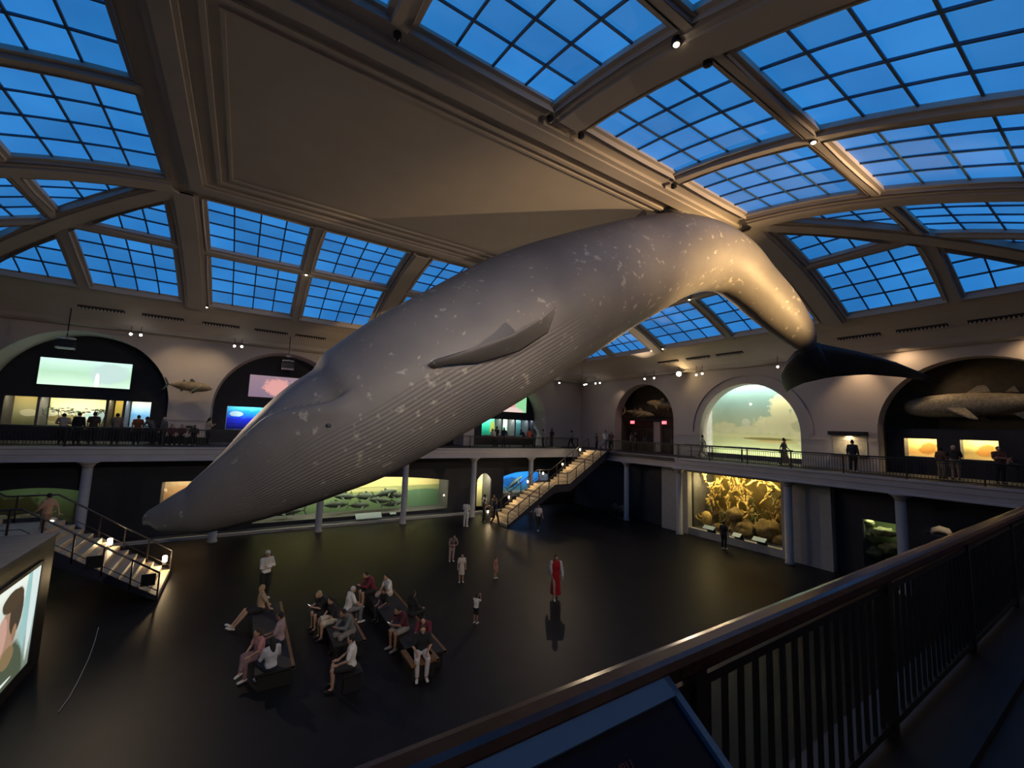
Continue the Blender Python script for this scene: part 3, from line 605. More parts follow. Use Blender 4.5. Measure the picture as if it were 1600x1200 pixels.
# ------------------------------------------------------------------ projection screens and projectors
def screen(loc, w_, h_, label, m, axis='Y'):
    t = tag(empty('projection_screen', loc, 0 if axis == 'Y' else -PI / 2), label, 'screen', 'projection screens over the cases')
    MB().box((0, .03, h_ / 2), (w_ + .12, .04, h_ + .12)).build('backing', M['black'], t); MB().box((0, 0, h_ / 2), (w_, .02, h_)).build('picture', m, t)
screen((-7.84 * FK, YW + FD - .08, 3.23), 4.0, 1.56, 'pale green lit screen in the leftmost arch', cm('scr_a', 4.0, 1.56, [(0, (.58, .80, .62)), (.5, (.40, .62, .44)), (1, (.56, .82, .72))], [(.75, .5, .22, .4, .6, (.45, .60, .56)), (.62, .25, .025, .3, .3, (.85, .95, .8))], noise=.3, nscale=1.2, glow=1.0))
screen((2.05 * FK, YW + FD - .08, 3.23), 4.0, 1.56, 'mauve lit screen half hidden behind the whale head', cm('scr_b', 4.0, 1.56, [(0, (.20, .14, .20)), (1, (.26, .18, .22))], [(.45, .5, .22, .38, .9, (.62, .30, .28))], noise=.3, nscale=2.5, glow=.9))
screen((21.2 * FK, YW + FD - .08, 3.23), 4.0, 1.56, 'red and green lit screen beside the whale belly', cm('scr_c', 4.0, 1.56, [(0, (.75, .45, .42)), (1, (.65, .10, .14))], [(.95, .5, .28, 1.2, .1, (.25, .60, .30)), (.6, .1, .3, .2, .6, (.7, .55, .5))], noise=.5, nscale=1.5, glow=.9))
def projector(x, label):
    t = tag(empty('projector', (x, 31.5, 5.0)), label, 'projector', 'hanging projectors')
    MB().tube([(0, 0, .5), (0, 0, 2.55)], .03).build('pole', M['black'], t); hs = MB().box((0, 0, .30), (.70, .5, .34)).build('housing', M['black'], t)
    MB().box((0, -.05, .62), (.66, .45, .05)).build('upper_plate', M['white'], t); MB().box((0, -.05, .06), (.68, .45, .05)).build('lower_plate', M['white'], t); MB().box((0, 0, .95), (.3, .1, .05)).build('bracket', M['white'], t); MB().tube([(0, .25, .3), (0, .36, .3)], .09, 12).build('lens', M['black'], hs)
projector(-8.35, 'black hanging projector with white plates above the leftmost screen'); projector(2.2, 'black hanging projector with white plates above the mauve screen')
# ------------------------------------------------------------------ fish
def fish(name, L, H, W, m, label, loc, rz, cat='fish', group=None, finm=None, fork=0.5, tilt=0.0, fin=1.0, whaleshark=False):
    """fish along local +x (head), parts: body, tail_fin, dorsal_fin, pectoral_fin"""
    t = tag(empty(name, loc, rz), label, cat, group); t.rotation_euler = (0, tilt, rz); R = []
    pr = [(.5, .02), (.485, .14), (.45, .34), (.38, .60), (.28, .84), (.14, .98), (0, 1.0), (-.14, .88), (-.28, .62), (-.38, .34), (-.45, .13), (-.49, .09)] if not whaleshark else [(.5, .25), (.495, .42), (.47, .62), (.42, .78), (.33, .93), (.2, 1.0), (.05, .95), (-.1, .78), (-.24, .55), (-.36, .34), (-.45, .18), (-.49, .12)]
    for s, k in pr:
        R.append([(s * L, W / 2 * (k if not whaleshark else min(1, k * 1.1)) * math.cos(2 * PI * j / 14), H / 2 * k * math.sin(2 * PI * j / 14)) for j in range(14)])
    MB().rings(R).build('body', m, t, True); fm = finm or m; e = .012 * L
    def fin_(nm, pts, parent=t): MB().prism([(x * L, -e / 2, z * L) for x, z in pts], (0, e, 0)).build(nm, fm, parent)
    f = fork; fin_('tail_fin', [(-.47, 0.015), (-.56, .16 * f * 2), (-.60, .17 * f * 2), (-.525, 0), (-.60, -.15 * f * 2), (-.56, -.14 * f * 2), (-.47, -0.015)])
    hh = H / 2 / L
    fin_('dorsal_fin', [(.10, hh * .95), (.03, hh + .07 * fin), (-.02, hh + .075 * fin), (-.04, hh * .93)]); fin_('second_dorsal_fin', [(-.12, hh * .85), (-.17, hh * .8 + .07 * fin), (-.19, hh * .75)]); fin_('anal_fin', [(-.14, -hh * .85), (-.19, -hh * .8 - .07 * fin), (-.21, -hh * .7)])
    for s in (-1, 1):
        P = [(.22 * L, s * W * .44, -hh * .25 * L), (.10 * L, s * W * .46, -hh * .35 * L), (.02 * L, s * (W * .5 + .10 * L * fin), -hh * L - .05 * L * fin), (.07 * L, s * (W * .5 + .10 * L * fin), -hh * L - .03 * L * fin)]
        MB().prism(P, (0, 0, e)).build('pectoral_fin', fm, t)
    for s in (-1, 1): MB().sphere((.43 * L, s * W * .17, H * .06), L * .012, 8, 5).build('eye', M['black'], t)
    return t
fish('tuna_model', 2.2, .62, .45, M['fish_tan'], 'brown tuna model mounted on the wall between two far arches', (-2.9, 32.0, 3.5), math.radians(-2), tilt=math.radians(3), finm=M['fish_green'], fork=.55)
tn = bpy.data.objects['tuna_model']; MB().tube([(0, .0, 0), (0, .74, 0)], .03).build('wall_bracket', M['black'], tn)
o = MB().bb(-2.95, -2.62, YW - .06, YW, .94, 1.10).build('wall_plaque', M['black']); tag(o, 'small black plaque on the wall under the tuna model', 'plaque')
fish('fish_model', 3.0, .55, .5, M['fish_tan'], 'pale tan fish model hanging lower left in the exit arch', (30.5, 25.8, 3.45), math.radians(-80), tilt=math.radians(8), group='fish in the exit arch')
fish('fish_model', 3.2, .7, .6, M['fish_tan'], 'brown fish model hanging upper right in the exit arch', (30.9, 23.6, 4.2), math.radians(98), tilt=math.radians(-8), group='fish in the exit arch')
ws = fish('whale_shark_model', 6.0, 1.25, 1.3, M['shark'], 'large spotted whale shark model in the right arch', (30.9, 4.62, 3.72), math.radians(88), cat='shark', fork=.7, fin=.7, whaleshark=True, tilt=math.radians(3))
# ------------------------------------------------------------------ end wall displays
cl = diorama('cloud_diorama', 'tall arched diorama of clouds over a pale green sea', 'X', XW + .5, 12.35, 19.2, -0.02, 5.35, 1.2, None, 0.1, (1, 1, 1), False, 'diorama') if False else None
CW = picture('cloud_mural', 'YZ', (-3.4, 3.4, 0, 5.38), [(0, (.36, .44, .22)), (.12, (.46, .54, .30)), (.30, (.66, .70, .36)), (.315, (.78, .76, .42)), (.45, (.56, .66, .44)), (.75, (.30, .46, .44)), (1, (.22, .40, .42))],
    [(.55, .41, .22, .05, .8, (.80, .80, .50)), (.84, .43, .13, .07, .8, (.78, .78, .48)), (.27, .66, .10, .20, .8, (.86, .84, .54)), (.20, .76, .06, .10, .8, (.86, .84, .54)), (.30, .47, .24, .12, .8, (.84, .82, .52)), (.05, .50, .17, .24, .8, (.82, .80, .52)), (.06, .46, .10, .10, .9, (.62, .64, .42)), (.62, .50, .045, .055, .1, (.72, .76, .58)), (.40, .285, .24, .018, .2, (.32, .28, .10)), (.34, .255, .2, .015, .4, (.66, .54, .24))], noise=.03, nscale=2.4)
cd_ = tag(empty('cloud_diorama', (XW + 1.7, 15.75, 0)), 'arched diorama of white clouds over a green sea on the end balcony', 'diorama')
MB().bb(-.06, 0, -3.44, 3.44, 0, 5.95).build('painted_back', CW, cd_); MB().bb(-.78, -.76, -3.4, 3.4, .38, 5.6).build('glass_pane', M['glass'], cd_); MB().bb(-.80, -.70, -3.42, 3.42, 0, .36).build('lamp_baffle', M['case'], cd_)  # low baffle added to hide the lower area light
area((XW + 1.02, 15.75, 6.15), (XW + 1.66, 15.75, 3.0), 270, (1, .96, .76), 6.0, .1)
area((XW + 1.10, 15.75, 0.12), (XW + 1.68, 15.75, 0.75), 60, (1, .96, .76), 6.4, .1)
rr = tag(empty('reader_rail', (27.9, 15.7, 0)), 'dark reading rail in front of the cloud diorama', 'rail')
MB().box((0, 0, .92), (.35, 7.2, .06)).build('top_board', M['rail'], rr)
for y in (-3.0, -.6, 1.5, 3.1): MB().box((0, y, .45), (.06, .06, .9)).build('post', M['rail'], rr)
MB().box((0, 0, .45), (.03, 7.0, .03)).build('cross_bar', M['rail'], rr)
for y, l in ((-0.6, 'long pale reading plate on the rail under the clouds'),): MB().box((-.02, y, .965), (.30, 2.2, .02)).build('plate', M['panel_sky_tint'], rr)
# doors and signs in the exit arch
M['exit'] = emit('exit_sign_red', (1.0, 0.10, 0.14), 1.6); M['doorm'] = mat('door_dark', (0.05, 0.04, 0.03), 0.5); M['exitl'] = emit('exit_letters', (1.0, 0.55, 0.55), 1.2)
for k, y in enumerate((26.3, 23.3)):
    d = struct(empty('door_%d' % (k + 1), (XW + 2.35, y, 0)))
    for s in (-1, 1):
        lf = MB().box((0, s * .62, 1.08), (.08, 1.2, 2.14)).build('leaf', M['doorm'], d); MB().box((-.05, s * .62, 1.25), (.02, .5, 1.0)).build('vision_panel', M['glass'], lf); MB().box((-.09, s * .12, 1.05), (.05, .03, .4)).build('pull_handle', M['white'], lf)
    MB().box((0, 0, 2.2), (.14, 2.7, .1)).build('head_frame', M['niche'], d)
for y, l in ((26.7, 'red lit exit sign over the left door in the exit arch'), (23.2, 'red lit exit sign over the right door in the exit arch')):
    e_ = tag(empty('exit_sign', (30.6, y, 2.46)), l, 'sign', 'exit signs'); MB().box((0, 0, .14), (.05, .46, .28)).build('box', M['exit'], e_)
    q = text('EXIT', .2, M['exitl'], e_, (-.03, .0, .06), (PI / 2, 0, -PI / 2), ax='CENTER')
trim(MB().bb(XW + 2.0, XW + 2.4, 24.4, 25.1, 0, 2.7), 'wall'); trim(MB().bb(XW + 1.9, XW + 2.4, 21.6, 27.9, 2.75, 2.95), 'niche')
# lit cases in the right arch
holed_wall('wall_infill_end', (XW + 1.3, 1.0, -.02), (0, 1, 0), 7.45, -.02, 2.45, [(6.45 - 1.0, 7.75 - 1.0, .93, 1.92), (4.3 - 1.0, 5.6 - 1.0, .93, 1.92), (2.1 - 1.0, 3.4 - 1.0, .93, 1.92)], 'niche', .05, (1, 0, 0))
for a, b, lb, st in ((6.45, 7.75, 'amber lit case with brown plants in the right arch', [(0, (.85, .62, .30)), (.2, (.75, .45, .16)), (1, (.85, .62, .28))]), (4.3, 5.6, 'greenish amber lit case right of the brown plant case', [(0, (.75, .55, .25)), (.3, (.40, .30, .12)), (.6, (.55, .52, .22)), (1, (.62, .64, .34))]), (2.1, 3.4, 'amber lit case at the right edge of the picture', [(0, (.7, .5, .2)), (1, (.8, .6, .3))])):
    diorama('wall_case', lb, 'X', XW + 1.3, a, b, .93, 1.92, .8, cm('case_mural', b - a, 1.0, st, [(.6, .45, .3, .3, .8, (.45, .22, .06))], noise=.3, nscale=4), 26, (1, .80, .42), group='lit cases in the right arch')
vc = tag(empty('coral_vitrine', (XW, 9.78, .86)), 'wall vitrine with white coral right of the cloud diorama', 'display case')
MB().box((-.22, 0, -.05), (.44, 1.6, .1)).build('base', M['case'], vc); MB().box((-.28, 0, 1.2), (.56, 1.75, .22)).build('hood', M['soffit'], vc); MB().box((-.02, 0, .55), (.04, 1.6, 1.1)).build('back', M['snow'], vc)
for s in (-1, 1): MB().box((-.22, s * .79, .55), (.44, .02, 1.1)).build('side_pane', M['glass'], vc)
MB().box((-.43, 0, .55), (.012, 1.56, 1.1)).build('front_pane', M['glass'], vc)
area((XW - .22, 9.78, 1.9), (XW - .2, 9.78, .9), 16, (1, .78, .48), .3, 1.4)
for k in range(3):
    mb = MB(); branch(mb, (0, 0, 0), (0, random.uniform(-.4, .4), 1), .16, .03, 2, 5); o = mb.build('white_coral', M['snow'], None, True); o.location = (XW - .22, 9.35 + .4 * k, .86); tag(o, 'white branching coral, %s of three in the wall vitrine' % ('right', 'middle', 'left')[k], 'coral', 'corals in the vitrine')
spot((28.7, 8.9, 6.5), (29.6, 9.4, 3.4), 190, WARM, 80, .9); spot((28.75, 7.3, 6.55), (29.6, 7.0, 5.4), 75, WARM, 130, 1.0); spot((28.75, 2.6, 6.55), (29.6, 2.6, 5.4), 75, WARM, 130, 1.0); spot((30.6, 6.6, 5.3), (31.3, 4.4, 3.6), 45, WARM, 130, 1.0); spot((28.9, 23.4, 6.1), (30.6, 25.0, 3.6), 60, WARM, 60, .9); spot((28.9, 26.6, 6.3), (29.6, 28.6, 2.0), 50, WARM2, 70, .9)
spot((-4.4, 30.6, 6.4), (-3.0, 32.7, 3.2), 95, (1, .72, .42), 100, 1.0); spot((-1.4, 30.6, 6.4), (-2.6, 32.7, 3.2), 95, (1, .72, .42), 100, 1.0)
# ------------------------------------------------------------------ lower storey dioramas
D1, Q1 = diorama('tuna_diorama', 'long green sea diorama with tuna under a yellow sky', 'Y', LYW, 1.05, 14.15, -4.85, -2.25, 1.9, cm('sea_mural', 13.1, 2.6, [(0, (.10, .17, .09)), (.40, (.20, .30, .15)), (.52, (.34, .40, .18)), (.63, (.38, .42, .2)), (.645, (.80, .70, .32)), (1, (.82, .72, .36))], [(.9, .22, .18, .30, .06, (.13, .24, .15)), (.55, .56, .2, .05, .6, (.55, .55, .28))], noise=.04, nscale=1.0), 240, (1, .95, .66), cat='diorama')
for k, (x, z, L, s) in enumerate(((5.9, -4.1, 1.7, 1), (6.6, -3.6, 1.6, -1), (7.6, -4.3, 1.5, 1), (8.0, -3.7, 1.8, 1), (9.0, -4.0, 1.6, -1), (9.4, -3.5, 1.7, 1), (10.0, -4.35, 1.5, 1), (10.3, -3.75, 1.6, -1), (3.0, -4.35, 1.9, -1))):
    fish('tuna', L, L * .27, L * .18, M['fish_green'], 'dark tuna %s in the green sea diorama' % ['leftmost of the shoal low', 'second of the shoal high', 'third of the shoal low', 'fourth of the shoal high', 'fifth of the shoal', 'sixth of the shoal high', 'seventh of the shoal low', 'last of the shoal at the right column', 'alone at the left end'][k], (x, LYW + .6 + .12 * (k % 4), z), 0 if s > 0 else PI, group='tuna in the green diorama', fork=.6, tilt=math.radians(random.uniform(-12, 12)))
M['text_plate'] = emit('lit_text_plate', (.45, .62, .55), .12, (.3, .36, .34))
lp = tag(empty('reading_plate', (7.9, LYW - .75, -4.75)), 'sloping lit reading plate in front of the tuna diorama', 'plate'); lp.rotation_euler = (math.radians(35), 0, 0); MB().box((0, 0, 0), (1.75, .5, .03)).build('plate', M['text_plate'], lp); MB().box((0, .1, -.2), (1.4, .04, .4)).build('stand', M['black'], lp)
lp = tag(empty('reading_plate', (9.6, LYW - .75, -4.72)), 'small pale reading plate left of a grey column at the tuna diorama', 'plate'); lp.rotation_euler = (math.radians(35), 0, 0); MB().box((0, 0, 0), (.45, .2, .03)).build('plate', M['text_plate'], lp); MB().box((0, .1, -.2), (.3, .04, .4)).build('stand', M['black'], lp)
D2, Q2 = diorama('blue_diorama', 'bright blue deep sea diorama behind the staircase', 'Y', LYW, 19.35, 24.15, -4.25, -2.2, 1.6, cm('blue_mural', 4.8, 2.05, [(0, (.05, .18, .26)), (.25, (.06, .26, .42)), (.4, (.03, .20, .62)), (1, (.03, .30, .85))], [(.35, .5, .2, .2, .7, (.02, .12, .35)), (.3, .12, .4, .12, .7, (.12, .30, .36))], noise=.15, nscale=1.5), 75, (.75, .9, 1), cat='diorama')
fish('shark_model', 1.9, .42, .38, M['fish_green'], 'dark shark model tilted upward in the blue diorama', (21.0, LYW + .8, -3.2), 0, cat='shark', tilt=math.radians(-35), fork=.6, fin=1.3)
for k in range(3):
    o = lump((.5 + .2 * k, .4, .28), k).build('rock', M['rock'], None, True); o.location = (19.9 + 1.1 * k, LYW + .7, -4.15); tag(o, 'rounded rock on the bed of the blue diorama, %s' % ('left', 'middle', 'right')[k], 'rock', 'rocks in the blue diorama')
o = diorama('doorway_niche', 'small arched doorway glowing pale yellow beside a column', 'Y', LYW, 16.75, 18.1, ZF, -2.25, 1.6, cm('doorway_mural', 1.35, 3, [(0, (.40, .38, .18)), (.55, (.72, .68, .35)), (1, (.85, .80, .46))], [(.4, .72, .4, .03, .3, (.35, .33, .12)), (.4, .6, .3, .02, .3, (.4, .36, .12))]), 75, (1, .92, .6), False, 'doorway')
mb = MB()                                            # round heads for the doorway and the two big dioramas
def arch_fill(x0, x1, zt, rise, y, m='navy'):
    mb = MB(); n = 14; P = []
    for k in range(n + 1):
        x = x0 + (x1 - x0) * k / n; P.append((x, zt - rise * ((2 * k / n - 1) ** 2)))
    for (a, za), (b, zb) in zip(P, P[1:]): mb.rings([[(a, y, za), (b, y, zb), (b, y, zt + .06), (a, y, zt + .06)], [(a, y + .1, za), (b, y + .1, zb), (b, y + .1, zt + .06), (a, y + .1, zt + .06)]])
    trim(mb, m)
arch_fill(16.75, 18.1, -2.2, .55, LYW - .02); arch_fill(19.3, 24.2, -2.15, .35, LYW - .02); arch_fill(1.0, 14.2, -2.2, .45, LYW - .02); arch_fill(-10.6, -6.6, -2.2, .3, LYW - .02)
D3, Q3 = diorama('seal_diorama', 'dim green diorama behind the left staircase', 'Y', LYW, -10.55, -6.65, -4.3, -2.25, 1.6, cm('green_mural', 3.9, 2.0, [(0, (.12, .13, .05)), (1, (.18, .26, .15))], [(.2, .3, .35, .5, .9, (.07, .06, .03))], noise=.3), 9, (.85, 1, .7), cat='diorama')
for k, x in enumerate((-9.9, -8.9)):
    o = lump((.7, .4, .5), k + 5).build('rock', M['rock'], None, True); o.location = (x, LYW + .8, -4.1); tag(o, 'brown boulder in the dim green diorama, %s one' % ('left', 'right')[k], 'rock', 'rocks in the green diorama')
D4, Q4 = diorama('warm_case', 'warm lit case just behind the whale snout', 'Y', LYW, -3.55, -0.65, -4.3, -2.15, 1.2, cm('warm_mural', 2.9, 2.1, [(0, (.4, .25, .1)), (.8, (.6, .40, .22)), (1, (.8, .72, .5))], [], noise=.4, nscale=2), 26, (1, .8, .5))
# reef diorama
RM = picture('reef_mural', 'XZ', (-2.95, 2.95, 0, 3.85), [(0, (.05, .04, .015)), (.5, (.14, .10, .03)), (1, (.34, .25, .09))], [], noise=.9, nscale=2.2)
D5, Q5 = diorama('reef_diorama', 'tall diorama of a yellow coral reef set between stone piers', 'X', LXW, 12.35, 18.15, -4.75, -0.95, 2.6, RM, 170, (1, .80, .36), cat='diorama')
point((LXW + .7, 17.4, -1.6), 60, (1, .78, .32), .1)
def elkhorn(seed, d0):
    random.seed(seed); mb = MB(); branch(mb, (0, 0, 0), d0, .42, .085, 3, 6); return mb
ek = [elkhorn(s, (random.uniform(-.5, .5), -.3, 1)) .mesh('coral', None, True) for s in range(6)]
random.seed(11); n = 0
for gx in range(8):
    for gz in range(7):
        k = random.randrange(6); mm = M['coral'] if (gx < 5 and gz > 1) else random.choice((M['coral2'], M['coral3'], M['coral']))
        me = ek[k].copy(); me.materials.append(mm); o = mk('elkhorn_coral', me)
        o.location = (LXW + .65 + .3 * (gz % 3) + random.uniform(0, .3), 17.6 - .70 * gx + random.uniform(-.2, .2), -4.7 + .52 * gz + random.uniform(-.1, .1)); o.rotation_euler = (random.uniform(-.6, .6), random.uniform(-.9, .1), random.uniform(0, 6)); s = random.uniform(.8, 1.2); o.scale = (s, s, s)
        tag(o, 'branching coral in the yellow reef, column %s from the left, %s tier' % (('one', 'two', 'three', 'four', 'five', 'six', 'seven', 'eight')[gx], ('lowest', 'second', 'third', 'fourth', 'fifth', 'sixth', 'top')[gz]), 'coral', 'corals of the yellow reef'); n += 1
for k, (y, z, r) in enumerate(((17.6, -4.1, .42), (16.6, -4.6, .5), (14.9, -4.3, .75), (13.6, -4.0, .8), (12.9, -4.5, .5), (15.6, -3.5, .6))):
    o = lump((r * .7, r * .9, r * (1.15 if k == 0 else .75)), k + 9, .08 if k == 0 else .4).build('sponge' if k == 0 else 'brain_coral', M['coral'] if k == 0 else M['coral2'], None, True); o.location = (LXW + .7, y, z); tag(o, ['barrel shaped yellow sponge low at the left of the reef', 'dark rounded coral head beside the yellow sponge', 'brown coral head low in the middle of the reef', 'large brown coral head right of the middle of the reef', 'small brown coral head at the lower right of the reef', 'brown coral head in the centre of the reef'][k], 'coral', 'coral heads of the reef')
for k, (y, z) in enumerate(((16.6, -4.45), (14.75, -4.5), (13.4, -4.45))):
    lp = tag(empty('reading_plate', (26.45, y, z + .05)), ['pale lit reading plate at the left of the reef diorama', 'small lit reading plate at the middle of the reef diorama', 'pale lit reading plate at the right of the reef diorama'][k], 'plate', 'reading plates of the reef'); lp.rotation_euler = (0, math.radians(-35), 0)
    MB().box((0, 0, 0), (.32, .75 if k != 1 else .5, .03)).build('plate', M['text_plate'], lp); MB().box((.1, 0, -.25), (.04, .6, .5)).build('stand', M['black'], lp)
D6, Q6 = diorama('coral_case', 'dim green coral case between a pier and a column', 'X', LXW, 7.25, 8.55, -4.6, -2.35, 1.2, cm('dim_mural', 1.3, 2.2, [(0, (.05, .07, .03)), (1, (.16, .20, .09))], [], noise=.6, nscale=2), 7, (.9, 1, .6))
for k in range(6):
    o = lump((.3, .34 + .08 * (k % 3), .22 + .05 * (k % 2)), k + 20, .6).build('coral_lump', M['coral3'], None, True); o.location = (LXW + .5, 7.5 + .8 * (k % 2) + .1 * k, -4.3 + .36 * k); o.rotation_euler = (random.uniform(-.5, .5), 0, 0); tag(o, 'olive coral lump in the dim green case, %s from the bottom' % ('first', 'second', 'third', 'fourth', 'fifth', 'sixth')[k], 'coral', 'corals of the green case')
wb = tag(empty('pale_sculpture', (26.5, 5.55, ZF)), 'pale curved sculpture on a dark plinth seen over the handrail', 'sculpture')
MB().bb(-.4, .4, -.5, .5, 0, 2.85).build('plinth', M['navy'], wb)
mb = MB().tube([(0, .36, 2.86), (0, .28, 3.02), (0, .08, 3.10), (0, -.16, 3.06), (0, -.30, 2.9)], [.05, .11, .15, .14, .07], 10); mb.build('figure', M['snow'], wb, True); spot((25.0, 4.8, -.9), (26.5, 5.55, -2.2), 40, WARM2, 25)
# ------------------------------------------------------------------ stairs
def stair(name, label, x_top, x_bot, dirn, y0, y1, lamp_y, lamps, z_top=0.0):
    """dirn: +1 when the stair climbs towards +x. Two flights with a landing half way."""
    t = tag(empty(name, (x_bot, y0, ZF)), label, 'staircase'); O = Vector((x_bot, y0, ZF)); W = y1 - y0
    run = abs(x_top - x_bot); land = 1.4; n = 13; fr = (run - land) / 2 / n; rise = (z_top - ZF) / 26.0
    tm = MB().box((0, 0, -.03), (fr + .03, W, .06)).mesh('tread', M['tread']); rm = MB().box((0, 0, 0), (.03, W, rise)).mesh('riser', M['tread'])
    pts = []; x = 0.0
    for k in range(26):
        if k == 13: x += land
        o = mk('tread', tm, t); o.location = (dirn * (x + fr / 2), W / 2, (k + 1) * rise - .0); o = mk('riser', rm, t); o.location = (dirn * x, W / 2, (k + .5) * rise - .03); x += fr
    zl = 13 * rise; xa = 13 * fr
    MB().bb(dirn * xa, dirn * (xa + land), 0, W, zl - .12, zl).build('landing', M['tread'], t)
    for y in (-.05, W):
        P = [(0, 0), (xa, zl), (xa + land, zl), (2 * xa + land, 26 * rise)]
        top = [(dirn * a, y, b + .16) for a, b in P]; bot = [(dirn * a, y, max(b - .42, 0)) for a, b in P][::-1]
        bot = [(p[0], y, p[2]) for p in bot]
        mb = MB()
        for i in range(3):
            A, B = P[i], P[i + 1]; Q = [(dirn * A[0], y, max(A[1] - .42, 0)), (dirn * B[0], y, max(B[1] - .42, 0)), (dirn * B[0], y, B[1] + .16), (dirn * A[0], y, A[1] + .16)]; mb.prism(Q, (0, .05, 0))
        mb.build('stringer', M['navy'], t)
        mb = MB(); mb.tube([(dirn * a, y + .025, b + 1.0) for a, b in P], .035); mb.build('handrail', M['rail'], t)
        MB().tube([(dirn * a, y + .025, b + .35) for a, b in P], .015, 6).build('lower_rail', M['rail'], t)
        for k in range(12):
            s = k / 11 * (2 * xa + land); z = zl * s / xa if s < xa else (zl if s < xa + land else zl + (s - xa - land) / xa * zl)
            MB().box((dirn * s, y + .025, z + .5), (.05, .05, 1.0)).build('post', M['rail'], t)
    return t
def stair_lamp(loc, label, power=9, q=1.0):
    t = tag(empty('stair_lamp', loc), label, 'lamp', 'stair lamps'); MB().box((0, 0, -.16), (.13, .05, .12)).build('bracket', M['black'], t); MB().lathe([(.05 * q, -.1 * q), (.085 * q, -.08 * q), (.085 * q, .14 * q), (.06 * q, .17 * q)], n=10).build('glass_shade', M['stairlamp'], t, True)
    point((loc[0], loc[1] - .2, loc[2]), power, (1, .74, .40), .08); return t
stair('staircase', 'lit staircase climbing to the corner of the end balcony', 25.7, 16.0, 1, 24.95, 27.3, 27.2, 6)
nm6 = ('lowest lamp on the right staircase', 'second lamp from the floor on the right staircase', 'third lamp from the floor on the right staircase', 'fourth lamp at the landing of the right staircase', 'fifth lamp on the upper flight of the right staircase', 'topmost lamp on the right staircase')
for k, (x, z) in enumerate(((15.7, -4.55), (17.5, -3.6), (19.2, -2.5), (20.7, -1.9), (22.7, -1.2), (24.6, 0.0))): stair_lamp((x, 27.22, z), nm6[k], 17, .62)
stair('staircase', 'dark staircase with lit treads beside the video kiosk', -11.1, -2.15, -1, 20.8, 23.95, 23.9, 4)
for k, (x, z) in enumerate(((-2.35, -4.55), (-4.2, -3.62), (-6.0, -2.75))): stair_lamp((x, 23.85, z), ('lowest lamp on the left staircase', 'middle lamp on the left staircase', 'upper lamp on the left staircase beside the kiosk')[k], 30)
for k, (x, z) in enumerate(((-4.0, -3.55), (-2.45, -4.4))):
    o = MB().box((0, 0, 0), (.42, .03, .42)).build('notice_board', M['black']); o.location = (x, 20.72, z); tag(o, 'small dark notice board on the left stair railing, %s one' % ('upper', 'lower')[k], 'notice', 'notices on the stair rail')
# ------------------------------------------------------------------ video kiosk
vk = tag(empty('video_kiosk', (-4.2, 17.28, ZF)), 'tall dark video kiosk showing a man at the left edge', 'kiosk')
MB().bb(-1.4, 0, -9.0, 0, 0, 3.40).build('cabinet', M['rail'], vk); M['grey_top'] = mat('kiosk_top', (0.085, 0.09, 0.095), 0.7); MB().bb(-1.45, .05, -9.0, .05, 3.40, 3.47).build('top_board', M['grey_top'], vk)
VM = picture('video_picture', 'YZ', (-4.4, -.94, .40, 2.86), [(0, (.16, .20, .15)), (.55, (.45, .55, .52)), (1, (.80, .86, .78))], [(.82, .60, .05, .6, .2, (.30, .52, .52)), (.93, .70, .05, .6, .2, (.62, .74, .74)), (.58, .06, .30, .36, .15, (.075, .095, .06)), (.55, .52, .14, .27, .12, (.36, .22, .15)), (.47, .55, .07, .18, .3, (.52, .32, .26)), (.66, .70, .10, .22, .12, (.06, .045, .03)), (.58, .83, .16, .10, .12, (.07, .05, .03)), (.66, .50, .035, .08, .2, (.30, .18, .10)), (.60, .30, .10, .10, .2, (.22, .16, .08)), (.50, .06, .22, .016, .05, (.75, .82, .80)), (.40, .0, .1, .016, .05, (.7, .8, .78))], noise=.04, glow=.75)
MB().bb(0, .03, -4.4, -.94, .40, 2.86).build('screen', VM, vk); MB().bb(0, .05, -.94, -.86, .30, 2.95).build('bezel', M['black'], vk); MB().bb(0, .05, -4.5, -.86, 2.86, 2.95).build('bezel', M['black'], vk); MB().bb(0, .05, -4.5, -.86, .30, .40).build('bezel', M['black'], vk)
cb = tag(MB().tube([(-3.35, 19.0, ZF + .02), (-3.2, 17.9, ZF + .02), (-3.08, 16.8, ZF + .02), (-3.0, 15.6, ZF + .02), (-2.97, 14.8, ZF + .02), (-3.0, 14.2, ZF + .02)], .011, 6).build('streak', M['pier']), 'thin pale cord lying on the dark floor near the kiosk', 'streak')  # pale streak on the floor, built as a thin tube
